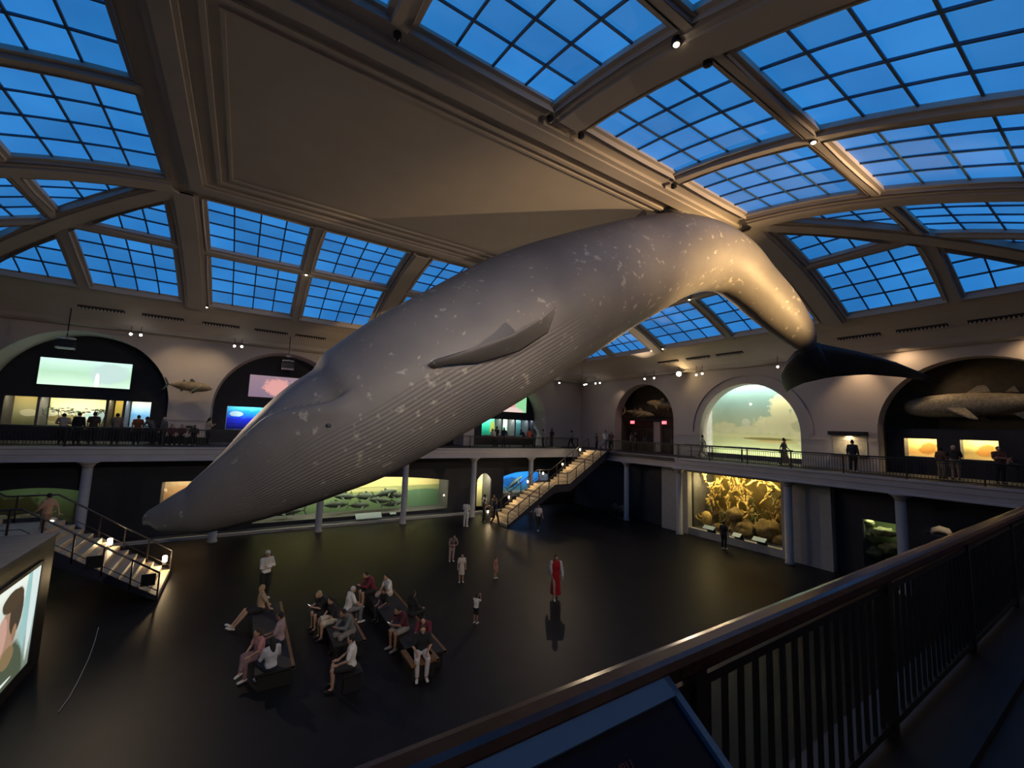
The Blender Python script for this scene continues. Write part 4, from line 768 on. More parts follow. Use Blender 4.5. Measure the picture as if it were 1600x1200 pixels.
# ------------------------------------------------------------------ lamps on ceiling and walls, vents
def downlight(p, lit, label):
    t = tag(empty('ceiling_spotlight', p), label, 'spotlight', 'ceiling spotlights'); hs = MB().lathe([(.10, .12), (.10, 0), (.07, -.01)], n=12).build('housing', M['black'], t); MB().sphere((0, 0, -.01), (.065, .065, .04), 10, 5).build('bulb', M['lampw'] if lit else M['black'], hs)
for p, lit, l in ((near(X0 + 2 * UU - .45, OM - .3, -.36), 1, 'lit spotlight on the broad rib high above the camera'), (near(X0 + 3 * UU, OM, -.26), 1, 'lit spotlight where two slim ribs cross on the near skylights'), (far(X0 + .5, OL + .2, -.2), 1, 'lit spotlight at the foot of the broad left rib'), (far(X0 + UU, OM, -.26), 1, 'lit spotlight at a rib crossing on the far skylights'), (end(Y1 - .5, OL + .1, -.2), 1, 'lit spotlight right of the corner rib over the end wall'), (end(Y1 + .5, OL + .1, -.2), 1, 'lit spotlight left of the corner rib over the end wall'), (end(Y0 - .2, OL + .2, -.2), 1, 'lit spotlight at the rib foot above the whale tail'), (end(YM, OM - .1, -.26), 1, 'lit spotlight under the arch of the whale tail'),
                  (near(X0 + 2 * UU - .6, .2, -.36), 0, 'dark spotlight left of the broad rib beside the flat ceiling'), (near(X0 + 2 * UU + .6, .2, -.36), 0, 'dark spotlight right of the broad rib beside the flat ceiling'), (near(X0 + UU, .2, -.36), 0, 'dark spotlight beside the flat ceiling at the top edge'), (near(X0 + 3 * UU, .2, -.36), 0, 'dark spotlight beside the flat ceiling above the whale back'), (near(X0 + 2 * UU + .5, OM - .2, -.36), 0, 'dark spotlight on the broad rib at the slim rib crossing')): downlight(p, lit, l)
def wall_lamp(p, out, lit, label, big=False):
    t = tag(empty('track_spotlight', p), label, 'spotlight', 'track spotlights on the walls'); o = Vector(out).normalized(); r = .08 if not big else .20
    hs = MB().tube([Vector((0, 0, 0)) - o * .18, o * .1], [r, r * 1.1], 12).build('housing', M['black'], t); MB().sphere(o * .10, r * .9, 10, 6).build('bulb', M['lampb'] if big else (M['lampn'] if lit else M['black']), hs); MB().tube([(0, 0, .05), (0, 0, .75)], .015, 6).build('stem', M['black'], t)
tocam = lambda p: (Vector((0, 0, 1.7)) - Vector(p)).normalized()
for p, l in (((-5.94, 32.1, 6.32), 'lit track spotlight left of the tuna pier, first of two'), ((-5.5, 32.1, 6.33), 'lit track spotlight left of the tuna pier, second of two'), ((-0.9, 32.1, 6.30), 'lit track spotlight right of the tuna pier, first of two'), ((-0.5, 32.1, 6.32), 'lit track spotlight right of the tuna pier, second of two'), ((26.2, 32.2, 6.3), 'single lit spotlight high on the far wall beside the whale belly'), ((28.9, 31.5, 6.3), 'lit spotlight in the far corner, first of two pairs, left'), ((28.7, 31.0, 6.3), 'lit spotlight in the far corner, first of two pairs, right'), ((28.9, 29.9, 6.33), 'lit spotlight in the far corner, second pair, left'), ((28.9, 29.3, 6.33), 'lit spotlight in the far corner, second pair, right'), ((28.9, 23.9, 6.3), 'small lit spotlight above the exit arch, left'), ((28.9, 22.9, 6.3), 'small lit spotlight above the exit arch, right'), ((28.9, 19.0, 6.22), 'lit spotlight left of the cloud arch, lower'), ((28.9, 18.5, 6.28), 'lit spotlight left of the cloud arch, upper'), ((28.9, 13.2, 6.25), 'single lit spotlight above the cloud arch beside the fluke')): wall_lamp(p, tocam(p), True, l)
wall_lamp((28.8, 20.45, 6.42), tocam((28.8, 20.45, 6.42)), True, 'dazzling warm spotlight on the end wall beside the exit arch', True)
for p0, p1, l in (((-6.4, 32.2, 6.6), (-.2, 32.2, 6.6), 'thin lighting track above the tuna pier'), ((28.95, 24.4, 6.6), (28.95, 18.2, 6.6), 'thin lighting track on the end wall above the exit arch')):
    tag(MB().tube([p0, p1], .025, 6).build('lighting_track', M['white']), l, 'track', 'lighting tracks')
def vent(S, s, w_, label, sg):
    o = OL + 2.05; t = tag(empty('air_vent', S(s, o, .06)), label, 'vent', 'air vents in the cornice'); inv = -S(s, o, .06); mb = MB()
    P = [S(s - w_ / 2, o - .09, .02), S(s + w_ / 2, o - .09, .02), S(s + w_ / 2, o + .09, .02), S(s - w_ / 2, o + .09, .02)]; mb.prism([p + inv for p in P], (0, 0, .12)); mb.build('slot', M['soffit'], t)
    sl = MB()
    for k in range(13):
        c = S(s - w_ / 2 + w_ * (k + .5) / 13, o, 0) + inv; sl.box(c, (.05, .05, .2) if True else 0)
    sl.build('slats', M['plaster'], t)['kind'] = 'stuff'
for k, s in enumerate((-7.1, -4.45, -1.65, 1.05, 3.4)): vent(far, s, 1.9, 'slotted air vent in the far cornice, %s from the left' % ('first', 'second', 'third', 'fourth', 'fifth')[k], 1)
for k, s in enumerate((8.7, 6.15, 3.6, 16.0, 18.4, 21.0)): vent(end, s, 1.9, 'slotted air vent in the end cornice, %s' % ('nearest the whale fluke tip on its left', 'above the right arch, left', 'above the right arch, right', 'above the cloud arch', 'left of the cloud arch', 'above the exit arch')[k], 1)
# benches under the whale
M['bench'] = mat('bench_black', (0.010, 0.009, 0.009), 0.6); M['bench_wood'] = mat('bench_wood', (0.16, 0.08, 0.03), 0.4, var=.3)
for (x, y, lx, ly, l) in ((1.25, 15.1, .9, 4.6, 'long dark bench with a wooden edge, left one under the whale'), (3.2, 14.6, .9, 2.6, 'dark bench in the middle seating group'), (5.0, 14.4, 1.0, 5.6, 'long dark bench, right one under the whale'), (4.75, 11.75, .8, .9, 'small brown bench end under the visitor in white trousers')):
    t = tag(empty('bench', (x, y, ZF)), l, 'bench', 'benches under the whale'); MB().box((0, 0, .2), (lx - .15, ly - .15, .4)).build('base', M['bench'], t); MB().box((0, 0, .43), (lx, ly, .06)).build('seat', M['bench'] if lx != .8 else M['bench_wood'], t); MB().box((lx / 2 - .03, 0, .425), (.08, ly, .075)).build('edge_strip', M['bench_wood'], t)
# ------------------------------------------------------------------ people
def volume(parts, voxel, name):
    """closed pieces -> one continuous smooth surface"""
    mb = MB()
    for kind, a in parts:
        if kind == 's': mb.sphere(*a)
        else: mb.tube(a[0], a[1], 10)
    me = mb.mesh(name); o = bpy.data.objects.new(name, me); COL.objects.link(o)
    md = o.modifiers.new('r', 'REMESH'); md.mode = 'VOXEL'; md.voxel_size = voxel; md.use_smooth_shade = True
    m2 = o.modifiers.new('s', 'SMOOTH'); m2.factor = 0.5; m2.iterations = 3
    bpy.context.view_layer.update()
    out = bpy.data.meshes.new_from_object(o.evaluated_get(bpy.context.evaluated_depsgraph_get())); bpy.data.objects.remove(o); bpy.data.meshes.remove(me); out.name = name; out.materials.clear(); return out
V = Vector
def joints(pose):
    J = dict(pel=V((0, 0, .93)), waist=V((0, 0, 1.06)), chest=V((0, .0, 1.28)), neck=V((0, -.01, 1.45)), head=V((0, .015, 1.585)), face=V((0, 1, 0)))
    for s, k in ((-1, 'L'), (1, 'R')):
        J['sh' + k] = V((s * .175, -.01, 1.40)); J['el' + k] = V((s * .235, -.03, 1.13)); J['wr' + k] = V((s * .245, .05, .90)); J['hp' + k] = V((s * .09, 0, .90)); J['kn' + k] = V((s * .10, .02, .49)); J['an' + k] = V((s * .10, -.03, .08)); J['to' + k] = V((s * .12, .13, .035)); J['hd' + k] = V((0, .25, -1)).normalized()
    def arms(eL, wL, eR, wR): J['elL'], J['wrL'], J['elR'], J['wrR'] = V(eL), V(wL), V(eR), V(wR)
    if pose == 'phone': arms((-.22, .04, 1.14), (-.06, .27, 1.24), (.22, .04, 1.14), (.06, .27, 1.24)); J['head'] += V((0, .03, -.015)); J['hdL'] = V((.4, .7, .5)); J['hdR'] = V((-.4, .7, .5))
    elif pose == 'photo': arms((-.20, .20, 1.30), (-.07, .36, 1.52), (.20, .20, 1.30), (.07, .36, 1.52)); J['hdL'] = V((.3, .5, .8)); J['hdR'] = V((-.3, .5, .8))
    elif pose == 'crossed': arms((-.22, .10, 1.16), (.06, .20, 1.20), (.22, .10, 1.14), (-.06, .21, 1.16)); J['hdL'] = V((1, 0, .1)); J['hdR'] = V((-1, 0, .1))
    elif pose == 'hips': arms((-.34, -.05, 1.16), (-.17, .06, 1.02), (.34, -.05, 1.16), (.17, .06, 1.02)); J['hdL'] = V((.7, .3, -.4)); J['hdR'] = V((-.7, .3, -.4))
    elif pose == 'walk':
        J['knR'] = V((.09, .20, .52)); J['anR'] = V((.09, .30, .10)); J['toR'] = V((.10, .45, .07)); J['knL'] = V((-.09, -.02, .50)); J['anL'] = V((-.09, -.30, .16)); J['toL'] = V((-.10, -.19, .04))
        arms((-.23, .08, 1.14), (-.23, .26, .97), (.23, -.14, 1.15), (.25, -.20, .92)); J['hdL'] = V((0, .6, -.8)); J['hdR'] = V((0, .1, -1))
    elif pose == 'lean':
        for k, dy, dz in (('waist', .04, -.01), ('chest', .16, -.05), ('neck', .27, -.10), ('head', .36, -.12), ('shL', .24, -.09), ('shR', .24, -.09)): J[k] = J[k] + V((0, dy, dz))
        arms((-.26, .30, 1.06), (-.12, .50, 1.03), (.26, .30, 1.06), (.12, .50, 1.03)); J['hdL'] = V((.7, .6, 0)); J['hdR'] = V((-.7, .6, 0))
    elif pose[:3] == 'sit':
        dz = -.40; out = pose == 'sit_out'
        J['pel'] = V((0, 0, .55)); J['hpL'] = V((-.09, .03, .54)); J['hpR'] = V((.09, .03, .54)); ln = {'sit': .10, 'sit_phone': .20, 'sit_up': .02, 'sit_out': .0, 'sit_cross': .08}[pose]
        J['waist'] = V((0, .02 + ln * .2, .68)); J['chest'] = V((0, ln * .7, .89)); J['neck'] = V((0, ln * 1.1, 1.05)); J['head'] = V((0, ln * 1.35 + .03, 1.18 - ln * .12)); J['shL'] = V((-.175, ln, 1.0)); J['shR'] = V((.175, ln, 1.0))
        for s, k in ((-1, 'L'), (1, 'R')):
            J['kn' + k] = V((s * .14, .45, .53)); J['an' + k] = V((s * .12, .42 if not out else .78, .09 if not out else .12)); J['to' + k] = J['an' + k] + V((s * .02, .16, -.04 if not out else .06))
        if pose == 'sit_cross': J['knR'] = V((.02, .46, .64)); J['anR'] = V((-.20, .58, .34)); J['toR'] = V((-.24, .70, .27)); J['knL'] = V((-.10, .45, .53))
        if pose == 'sit_phone': arms((-.22, ln + .14, .76), (-.06, ln + .30, .78), (.22, ln + .14, .76), (.06, ln + .30, .78)); J['hdL'] = V((.3, .8, .4)); J['hdR'] = V((-.3, .8, .4)); J['head'] += V((0, .03, -.03))
        elif pose == 'sit_out': arms((-.25, -.14, .78), (-.22, -.22, .56), (.25, -.14, .78), (.22, -.22, .56)); J['hdL'] = J['hdR'] = V((0, -.6, -.3))
        else: arms((-.24, ln + .08, .76), (-.13, .34, .64), (.24, ln + .08, .76), (.13, .34, .64)); J['hdL'] = J['hdR'] = V((0, .9, -.1))
    return J
def tube(*q): return ('t', ([p for p, r in q], [r for p, r in q]))
def limb_parts(J, k, arm_to=1.0, leg_to=1.0, g=0.0, hand=True, arm=True, leg=True):
    P = []
    if arm:
        sh, el, wr = J['sh' + k], J['el' + k], J['wr' + k]
        if arm_to <= .5: e2 = sh.lerp(el, arm_to * 1.9); P += [tube((sh, .052 + g), (e2, .048 + g)), ('s', (sh, .056 + g)), ('s', (e2, .046 + g))]
        else: P += [tube((sh, .052 + g), (el, .040 + g)), ('s', (sh, .056 + g)), ('s', (el, .041 + g)), tube((el, .040 + g), (wr, .027 + g)), ('s', (wr, .028 + g))]
        if hand:
            d = J['hd' + k].normalized(); s = 1 if k == 'R' else -1; ax = d.cross(V((0, 0, 1))); ax = ax.normalized() if ax.length > .1 else V((0, 1, 0)); pc = wr + d * .055
            P += [tube((wr, .027), (pc, .036), (wr + d * .095, .034))]
            for q, ln in ((-.030, .060), (-.010, .074), (.010, .070), (.030, .054)):
                b = wr + d * .09 + ax * q; m = b + d * ln * .55; t = m + (d * .7 + V((0, .25, -.5))).normalized() * ln * .5; P.append(tube((b, .012), (m, .0115), (t, .009)))
            b = wr + d * .045 - ax * s * .03; P.append(tube((b, .014), (b + (d - ax * s * .9).normalized() * .035, .013), (b + (d * 1.3 - ax * s * .6).normalized() * .062, .010)))
    if leg:
        hp, kn, an, to = (J[x + k] for x in ('hp', 'kn', 'an', 'to'))
        if leg_to <= .5: k2 = hp.lerp(kn, .92); P += [tube((hp, .088 + g), (k2, .066 + g)), ('s', (hp, .09 + g))]
        else:
            P += [tube((hp, .088 + g), (hp.lerp(kn, .5), .076 + g), (kn, .056 + g)), ('s', (hp, .09 + g)), ('s', (kn, .058 + g))]
            cf = kn.lerp(an, .3); P.append(tube((kn, .055 + g), (cf + (V((0, -.012, 0))), .056 + g), (an, .036 + g * 1.3)))
    return P
def torso(J, g=0.0):
    p, w_, c, n = J['pel'], J['waist'], J['chest'], J['neck']; side = V((1, 0, 0)); P = []
    for s in (-1, 1):
        P.append(tube((p + side * s * .055, .098 + g), (w_ + side * s * .045, .092 + g), (c + side * s * .065, .105 + g), (J['shL'].lerp(J['shR'], .5) + side * s * .10, .070 + g)))
    P += [('s', (p, (.155 + g, .115 + g, .105 + g))), ('s', (w_, (.135 + g, .10 + g, .11 + g))), ('s', (c, (.165 + g, .115 + g, .15 + g))), tube((J['shL'], .055 + g), (c.lerp(n, .75), .068 + g), (J['shR'], .055 + g))]
    return P
PC = {}
def pose_mesh(pose, top, bottom, hair):
    key = (pose, top, bottom, hair); J = joints(pose); out = {}
    def get(k, fn):
        if k not in PC: PC[k] = fn()
        return PC[k]
    h = J['head']
    def body():
        P = torso(J) + [tube((J['neck'] + V((0, 0, -.05)), .056), (J['neck'], .052), (h + V((0, -.01, -.05)), .054)), ('s', (h, (.074, .092, .112), 14, 10)), ('s', (h + V((0, .038, -.062)), (.050, .050, .05))), ('s', (h + V((0, .090, -.008)), (.012, .020, .022))), ('s', (h + V((0, .080, .028)), (.045, .018, .012))), ('s', (h + V((0, .082, -.052)), (.024, .014, .010)))]
        for s in (-1, 1): P.append(('s', (h + V((s * .076, -.005, -.005)), (.012, .022, .032))))
        for k in 'LR':
            P += limb_parts(J, k); an, to = J['an' + k], J['to' + k]; P += [tube((an, .036), (an.lerp(to, .5) + V((0, 0, -.01)), .034), (to, .024))]
        return volume(P, .0155, 'body')
    out['body'] = get(('body', pose), body)
    def topm():
        P = torso(J, .016)
        for k in 'LR': P += limb_parts(J, k, .42 if top == 'tee' else 1.0, g=.016, hand=False, leg=False)
        return volume(P, .02, 'top')
    out['top'] = get(('top', pose, top), topm)
    def bot():
        P = [('s', (J['pel'] + V((0, 0, -.01)), (.172, .132, .115)))]
        if bottom in ('dress', 'skirt'):
            m0 = J['pel']; kk = (J['knL'] + J['knR']) / 2; aa = (J['anL'] + J['anR']) / 2; e = kk if bottom == 'skirt' else kk.lerp(aa, .85)
            P += [tube((J['waist'], .13), (m0, .165), (m0.lerp(e, .5), .19), (e, .23 if bottom == 'dress' else .20))]
            if pose[:3] == 'sit': P += [q for k in 'LR' for q in limb_parts(J, k, leg_to=.5, g=.02, arm=False)]
        else:
            for k in 'LR': P += limb_parts(J, k, leg_to=1.0 if bottom == 'trousers' else .5, g=.017, arm=False)
        return volume(P, .02, 'bottom')
    out['bottom'] = get(('bottom', pose, bottom), bot)
    def hairm():
        P = [('s', (h + V((0, -.016, .022)), (.083, .094, .108), 14, 10))]
        cutter = 0
        if hair == 'long': P += [tube((h + V((0, -.05, .03)), .085), (h + V((0, -.085, -.10)), .080), (h + V((0, -.10, -.24)), .065), (h + V((0, -.10, -.34)), .035))]
        elif hair == 'bun': P += [('s', (h + V((0, -.06, .12)), .045))]
        elif hair == 'cap': P += [tube((h + V((0, .05, .045)), .06), (h + V((0, .13, .035)), .045)), ('s', (h + V((0, -.01, .05)), (.088, .10, .085)))]
        me = volume(P, .016, 'hair')
        for v in me.vertices:                                   # clear the face
            q = v.co - h
            if q.y > .045 and q.z < .055 and hair != 'cap': v.co.y = h.y + .045 + (q.y - .045) * .1
            elif q.y > .04 and q.z < .035: v.co.y = h.y + .04
        return me
    out['hair'] = get(('hair', pose, hair), hairm)
    for k in 'LR':
        def shoe():
            an, to = J['an' + k], J['to' + k]; d = (to - an); bk = an - V((d.x, d.y, 0)) * .25 + V((0, 0, -.035))
            return volume([tube((bk, .036), (an.lerp(to, .45) + V((0, 0, -.022)), .044), (to + V((0, 0, .004)), .036)), ('s', (to, (.045, .05, .032))), ('s', (bk, (.040, .042, .042)))], .014, 'shoe')
        out['shoe' + k] = get(('shoe', pose, k), shoe)
    out['J'] = J
    return out
CM = {}
def cloth(c, rough=.85):
    c = tuple(c)
    if c not in CM: CM[c] = mat('cloth_%d' % len(CM), c, rough, var=.12, scale=9, bump=.15, bscale=40)
    return CM[c]
SK = [mat('skin_a', (.42, .25, .17), .55, var=.06), mat('skin_b', (.26, .14, .09), .55, var=.06), mat('skin_c', (.12, .065, .042), .55, var=.06)]
BLK, NVY, WHT, GRY, MAR, RED, TAN, PNK, OLV, ORG, HB, HBR, HBL, KHA = (.012, .012, .014), (.012, .018, .04), (.62, .60, .57), (.16, .16, .17), (.13, .015, .03), (.42, .008, .012), (.35, .24, .15), (.45, .20, .20), (.06, .08, .04), (.75, .16, .08), (.012, .010, .009), (.05, .028, .016), (.30, .22, .12), (.28, .22, .14)
M['phone_glow'] = emit('phone_screen', (.75, .85, 1.0), 1.6)
def person(label, loc, face, height=1.68, pose='stand', top='tee', tc=WHT, bottom='trousers', bc=BLK, hair='short', hc=HB, skin=0, shoe=BLK, phone=False, group=None, eyes=False, sit_z=.45):
    """face: heading in degrees, 0 looks along +y, 90 along -x"""
    m = pose_mesh(pose, top, bottom, hair); t = tag(empty('person', loc, math.radians(face)), label, 'person', group); s = height / 1.70; t.scale = (s, s, s)
    def put(nm, me, mt):
        o = mk(nm, me, t)
        if not me.materials: me.materials.append(mt)
        o.material_slots[0].link = 'OBJECT'; o.material_slots[0].material = mt; return o
    put('body', m['body'], SK[skin]); put('top', m['top'], cloth(tc)); put({'dress': 'skirt'}.get(bottom, bottom), m['bottom'], cloth(bc)); put('hair' if hair != 'cap' else 'cap', m['hair'], cloth(hc)); put('shoe', m['shoeL'], cloth(shoe)); put('shoe', m['shoeR'], cloth(shoe))
    if eyes:
        h = m['J']['head']
        for k in (-1, 1): MB().sphere(h + V((k * .030, .084, .010)), .010, 6, 4).build('eye', M['black'], t)
    if phone:
        J = m['J']; p = (J['wrL'] + J['wrR']) / 2 + V((0, .09, .05)); pt = tag(empty('phone', t.matrix_basis @ p if False else (Matrix.Translation(t.location) @ Matrix.Rotation(t.rotation_euler.z, 4, 'Z') @ Matrix.Scale(s, 4)) @ p, math.radians(face)), 'lit phone of the ' + ' '.join(label.split()[:10]), 'phone', 'lit phones'); pt.rotation_euler = (math.radians(-50), 0, math.radians(face))
        pc = MB().box((0, 0, 0), (.075, .012, .15)).build('case', M['black'], pt); MB().box((0, -.008, 0), (.066, .004, .135)).build('screen', M['phone_glow'], pc)
    return t
GF, GM = 'visitors on the hall floor', 'visitors on the balconies'
Z = ZF; SB = Z
# ---- hall floor
person('standing person in a white cap and white shirt with dark trousers behind the left bench', (1.25, 19.2, Z), 200, 1.80, 'crossed', 'long', WHT, 'trousers', BLK, 'cap', WHT, 0, WHT, group=GF, eyes=True)
person('seated person with legs stretched out at the far end of the left bench', (1.05, 16.9, SB), 95, 1.7, 'sit_out', 'tee', TAN, 'shorts', BLK, 'short', HBL, 0, WHT, group=GF, eyes=True)
person('seated person in a mauve grey top seen from behind on the left bench', (1.45, 14.3, SB), 70, 1.72, 'sit_up', 'tee', (.30, .22, .24), 'trousers', NVY, 'short', HB, 1, BLK, group=GF)
person('seated person in a pink top with crossed legs on the left bench', (.95, 13.75, SB), 110, 1.62, 'sit_cross', 'tee', PNK, 'trousers', (.20, .12, .13), 'long', HBR, 0, WHT, group=GF, eyes=True)
person('person with long dark hair and pale top seen from behind on the left bench', (1.15, 12.95, SB), 20, 1.62, 'sit_up', 'long', (.42, .42, .46), 'trousers', NVY, 'long', HB, 0, WHT, group=GF)
person('seated person in black bent over a lit phone on the middle bench', (2.95, 15.7, SB), 100, 1.7, 'sit_phone', 'tee', BLK, 'shorts', BLK, 'short', HBL, 0, BLK, True, GF, True)
person('seated person in a cream dress beside the bent over phone user', (3.05, 14.95, SB), 95, 1.65, 'sit', 'tee', BLK, 'skirt', (.52, .47, .36), 'short', HB, 0, BLK, group=GF, eyes=True)
person('grey haired person in white behind the middle bench', (3.55, 15.5, SB), 280, 1.66, 'sit', 'tee', WHT, 'trousers', GRY, 'short', (.45, .40, .40), 0, WHT, group=GF)
person('seated person in a grey shirt leaning at the near end of the middle bench', (3.35, 13.9, SB), 110, 1.72, 'sit_phone', 'long', (.14, .15, .15), 'trousers', (.18, .16, .15), 'short', HB, 1, BLK, group=GF)
person('seated person in a white shirt and dark shorts in front of the benches', (2.95, 11.95, SB), 75, 1.74, 'sit_up', 'tee', WHT, 'shorts', BLK, 'short', HB, 0, BLK, group=GF)
o = tag(empty('stool', (2.95, 11.95, Z)), 'low dark stool under the white shirted visitor in front', 'stool'); MB().box((0, 0, .2), (.42, .42, .4)).build('base', M['bench'], o); MB().box((0, 0, .42), (.5, .5, .05)).build('seat', M['bench'], o)
person('seated person in maroon looking left at the far end of the right bench', (4.75, 16.75, SB), 95, 1.74, 'sit_phone', 'long', MAR, 'shorts', BLK, 'short', HB, 0, WHT, False, GF, True)
person('seated person in a white shirt beside the maroon visitor', (5.2, 16.2, SB), 100, 1.68, 'sit', 'tee', WHT, 'trousers', (.40, .34, .28), 'short', HB, 0, WHT, group=GF, eyes=True)
person('child in black sitting in front of the white shirted visitor on the right bench', (4.85, 15.4, SB), 110, 1.4, 'sit', 'tee', BLK, 'trousers', NVY, 'short', HB, 1, BLK, group=GF)
person('seated person in dark maroon bent over a bright phone on the right bench', (4.85, 13.3, SB), 105, 1.72, 'sit_phone', 'tee', (.07, .012, .022), 'shorts', (.22, .20, .18), 'short', HB, 1, GRY, True, GF, True)
person('person with long black hair seen from behind on the right bench', (5.35, 14.2, SB), 290, 1.66, 'sit_up', 'long', BLK, 'trousers', BLK, 'long', HB, 1, BLK, group=GF)
person('seated person in dark red behind the visitor with white trousers', (5.2, 12.6, SB), 150, 1.64, 'sit_phone', 'tee', MAR, 'trousers', BLK, 'long', HB, 0, BLK, group=GF)
person('seated person in black top and white trousers at the right bench end', (4.78, 11.75, SB), 165, 1.74, 'sit', 'tee', BLK, 'trousers', (.55, .50, .50), 'long', HBR, 0, WHT, group=GF, eyes=True)
person('woman in a long red dress and white cardigan walking alone on the floor', (11.41, 13.95, Z), 150, 1.72, 'walk', 'tee', RED, 'dress', RED, 'long', HBR, 0, WHT, group=GF, eyes=True)
person('adult bending forward behind the small girl in white', (9.55, 20.1, Z), 170, 1.5, 'lean', 'tee', (.16, .12, .12), 'trousers', (.3, .22, .2), 'short', HB, 1, WHT, group=GF)
person('small girl in a white dress near the centre of the floor', (8.75, 17.3, Z), 160, 1.22, 'stand', 'tee', (.48, .44, .38), 'skirt', (.48, .44, .38), 'short', HB, 0, WHT, group=GF)
person('toddler in a pinkish dress in the middle of the floor', (10.34, 17.0, Z), 200, .96, 'stand', 'tee', (.32, .15, .12), 'skirt', (.32, .15, .12), 'short', HB, 0, WHT, group=GF)
person('small boy in a white shirt and dark shorts pointing ahead', (7.5, 13.55, Z), 300, .98, 'photo', 'tee', WHT, 'shorts', BLK, 'short', HB, 1, WHT, group=GF)
person('person dressed all in white standing by the column left of the doorway', (13.5, 26.4, Z), 310, 1.74, 'phone', 'long', WHT, 'trousers', WHT, 'short', HB, 1, WHT, group=GF)
person('person in white top standing in front of the glowing doorway', (16.4, 29.0, Z), 20, 1.66, 'phone', 'tee', (.5, .48, .5), 'trousers', BLK, 'long', HB, 1, BLK, group=GF)
person('person in brown standing between the doorway and the staircase', (16.9, 28.4, Z), 120, 1.70, 'stand', 'long', (.10, .07, .05), 'trousers', BLK, 'short', HB, 1, BLK, group=GF)
person('dark dressed person by the lowest stair lamp', (16.2, 27.5, Z), 200, 1.66, 'hips', 'tee', BLK, 'trousers', BLK, 'short', HB, 1, BLK, group=GF)
person('dark dressed person stepping onto the right staircase', (15.6, 26.0, Z), 280, 1.68, 'walk', 'tee', NVY, 'trousers', BLK, 'short', HB, 1, BLK, group=GF)
person('dark dressed person in the group left of the right staircase', (15.3, 27.1, Z), 250, 1.62, 'phone', 'tee', (.08, .06, .06), 'trousers', BLK, 'bun', HB, 1, BLK, group=GF)
person('man in a white shirt walking past the foot of the right staircase', (17.55, 23.5, Z), 160, 1.72, 'walk', 'tee', (.55, .50, .50), 'trousers', BLK, 'short', HB, 1, WHT, group=GF)
person('person in black looking at the yellow reef', (25.3, 14.9, Z), 270, 1.66, 'stand', 'tee', BLK, 'trousers', BLK, 'short', HB, 1, WHT, group=GF)
person('dim person sitting near the column under the end balcony, right', (26.3, 23.9, Z), 100, 1.6, 'sit', 'tee', GRY, 'trousers', BLK, 'short', HB, 1, GRY, group=GF)
person('dim person sitting near the column under the end balcony, left', (26.3, 24.7, Z), 120, 1.6, 'sit', 'tee', (.10, .09, .10), 'trousers', BLK, 'short', HB, 1, GRY, group=GF)
o = tag(empty('bench', (26.35, 24.5, Z)), 'dark bench under the end balcony beside the staircase', 'bench'); MB().box((0, 0, .2), (.35, 1.9, .4)).build('base', M['bench'], o); MB().box((0, 0, .43), (.45, 2.1, .06)).build('seat', M['bench'], o)
person('person in orange light climbing the upper part of the left staircase', (-5.75, 22.3, Z + 2.28), 60, 1.62, 'walk', 'tee', (.40, .24, .16), 'shorts', (.2, .12, .08), 'short', HB, 0, WHT, group=GF)
def sleeves():
    J = joints('walk'); P = []
    for k in 'LR': P += limb_parts(J, k, 1.0, g=.026, hand=False, leg=False) + [tube((J['sh' + k], .075), (J['sh' + k].lerp(J['pel'], .45) + V((.10 if k == 'R' else -.10, -.02, 0)), .085), (J['pel'] + V((.15 if k == 'R' else -.15, -.03, 0)), .07))]
    me = volume(P, .02, 'cardigan'); me.materials.append(cloth(WHT)); return me
lady = [o for o in bpy.data.objects if o.name.startswith('person') and 'red dress' in o.get('label', '')][0]; mk('cardigan', sleeves(), lady)
# ---- far balcony; silhouette shade is put into dark clothing colours
def fb(label, x, y, face, **k): return person(label, (x, y, -.02), face, group=GM, **k)
fb('dark person in a pale sleeve bending toward the mangrove case', -8.0, 31.6, 20, pose='lean', tc=(.45, .36, .28), bc=BLK, skin=1, height=1.74)
fb('dark person beside the bending visitor at the mangrove case', -7.4, 31.4, 350, pose='stand', top='long', tc=BLK, height=1.70)
fb('dark person in front of the middle of the mangrove case', -6.9, 31.8, 0, pose='stand', tc=(.05, .03, .03), height=1.74, hair='bun', skin=1)
fb('dark person at the right end of the mangrove case', -5.95, 31.7, 10, pose='phone', tc=(.20, .16, .12), height=1.74, skin=1)
fb('person in an orange brown top before the pale blue case', -5.0, 31.4, 20, pose='stand', tc=(.16, .05, .015), height=1.66, skin=1)
fb('person in a grey shirt leaning at the pale blue case', -4.3, 31.2, 60, pose='lean', top='long', tc=(.07, .07, .08), height=1.72, skin=1)
fb('grey haired person left of the tuna pier', -3.8, 30.9, 60, pose='stand', top='long', tc=(.06, .06, .07), height=1.60, hc=(.3, .3, .3))
SBZ = -.02
for k, (x, lb) in enumerate(((-3.45, 'long haired girl sitting under the tuna model, left'), (-3.0, 'long haired girl sitting under the tuna model, middle'), (-2.4, 'dark haired person sitting under the tuna model, right'))): person(lb, (x, 31.3, SBZ), 180, 1.58, 'sit', 'tee', ((.12, .03, .035), (.10, .025, .03), BLK)[k], 'trousers', BLK, 'long', HBR if k < 2 else HB, 0 if k < 2 else 2, WHT, group=GM)
o = tag(empty('bench', (-2.9, 31.3, -.02)), 'low bench under the tuna model on the far balcony', 'bench'); MB().box((0, 0, .2), (2.2, .35, .4)).build('base', M['bench'], o); MB().box((0, 0, .43), (2.4, .45, .06)).build('seat', M['bench'], o)
fb('person in a pale top standing right of the tuna model', -1.75, 31.6, 300, pose='phone', tc=(.45, .38, .30), height=1.68, hair='long')
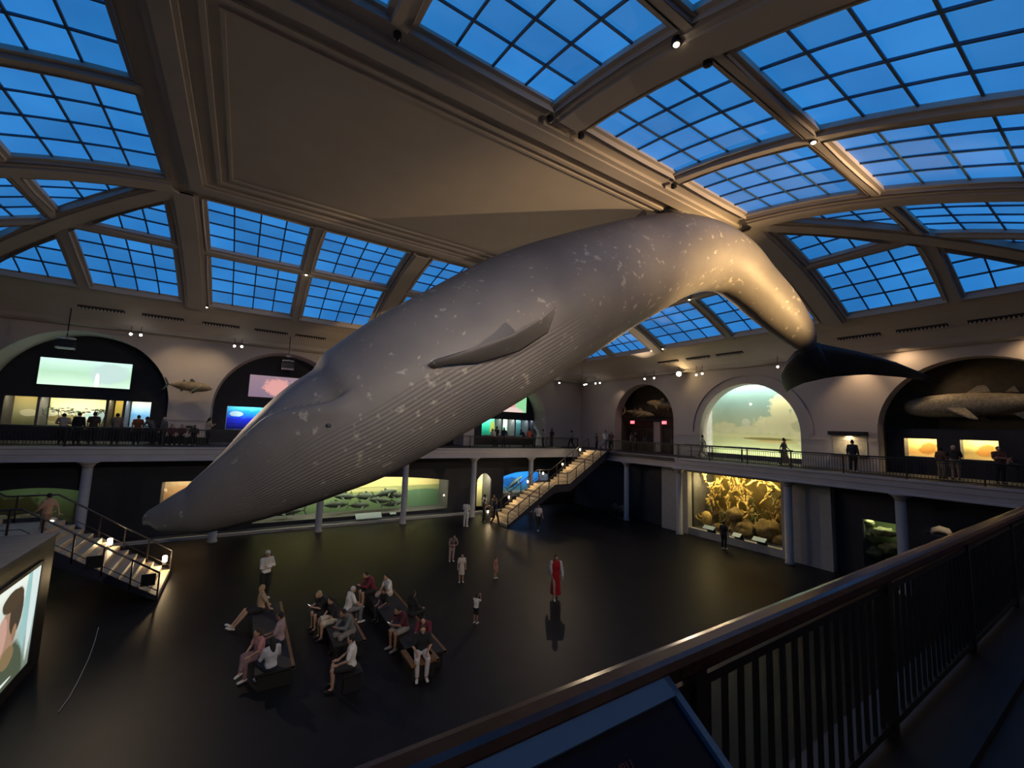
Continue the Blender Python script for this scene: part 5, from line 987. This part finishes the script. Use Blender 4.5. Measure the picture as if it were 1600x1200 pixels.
for k, (x, y, f, po, tcx, hh, lb) in enumerate(((18.0, 30.6, 0, 'lean', (.4, .37, .33), 1.66, 'person in a pale top leaning beside the whale belly on the far balcony'), (18.55, 31.2, 10, 'stand', BLK, 1.76, 'tall dark person left of the turquoise case'), (19.3, 31.2, 340, 'stand', NVY, 1.70, 'dark person in front of the turquoise case'), (21.6, 31.4, 20, 'lean', BLK, 1.68, 'dark person left of the orange shirted visitor'), (22.0, 31.2, 350, 'stand', ORG, 1.68, 'person in a bright orange shirt on the far balcony'), (22.8, 31.5, 0, 'stand', (.13, .14, .15), 1.70, 'slim grey person in front of the white blue case'), (23.6, 31.2, 40, 'phone', (.35, .33, .30), 1.68, 'person in a light top at the right end of the far cases'), (24.3, 30.8, 20, 'hips', (.03, .012, .014), 1.76, 'broad dark person at the right end of the far cases'), (26.2, 30.2, 90, 'walk', (.3, .27, .26), 1.66, 'person walking along the far balcony beside the plain wall'))):
    fb(lb, x, y, f, pose=po, tc=tcx, height=hh, skin=(k % 3), hair=('short', 'bun', 'long')[k % 3])
for k, (x, y, f, po, tcx, bcx, hh, lb) in enumerate(((27.3, 28.0, 200, 'stand', (.1, .08, .08), BLK, 1.45, 'short dark person at the head of the right staircase'), (27.0, 26.6, 150, 'walk', (.5, .46, .44), GRY, 1.78, 'tall person in a white shirt at the head of the right staircase'), (27.4, 26.3, 120, 'stand', (.12, .05, .05), BLK, 1.66, 'person in dark red beside the tall white shirted visitor'), (28.4, 24.9, 200, 'phone', (.3, .26, .22), BLK, 1.60, 'person left of the man in black near the exit arch'), (28.3, 24.3, 30, 'stand', BLK, BLK, 1.76, 'man in black standing at the left of the exit arch'))):
    fb(lb, x, y, f, pose=po, tc=tcx, bc=bcx, height=hh, skin=k % 2, hair=('bun', 'short', 'long')[k % 3])
fb('person walking past the left of the cloud diorama', 28.5, 18.3, 20, pose='walk', tc=(.45, .40, .34), bottom='trousers', bc=(.42, .40, .36), height=1.68, shoe=WHT)
fb('person in a long skirt striding past the right of the cloud diorama', 28.3, 12.7, 190, pose='walk', tc=(.20, .20, .17), bottom='dress', bc=(.26, .26, .23), height=1.66, hair='bun')
fb('dark person in front of the white coral vitrine', 28.0, 9.15, 270, pose='stand', top='long', tc=(.03, .03, .04), bc=BLK, height=1.70, shoe=WHT, hair='bun')
fb('dim person left of the second amber case', 29.3, 6.0, 250, pose='stand', tc=(.10, .05, .03), bc=KHA, height=1.5, skin=1)
fb('person in a white cap looking at the greenish amber case', 28.9, 5.45, 285, pose='lean', tc=BLK, bottom='shorts', bc=KHA, height=1.74, hair='cap', hc=(.5, .42, .35))
fb('adult carrying a child at the right of the amber cases', 28.9, 4.05, 120, pose='crossed', tc=(.13, .06, .05), bc=BLK, height=1.66, skin=0)
fb('small child held in front of the adult at the amber cases', 28.6, 3.75, 200, pose='sit', tc=(.28, .14, .10), bc=BLK, height=.95, skin=0).location.z = .55
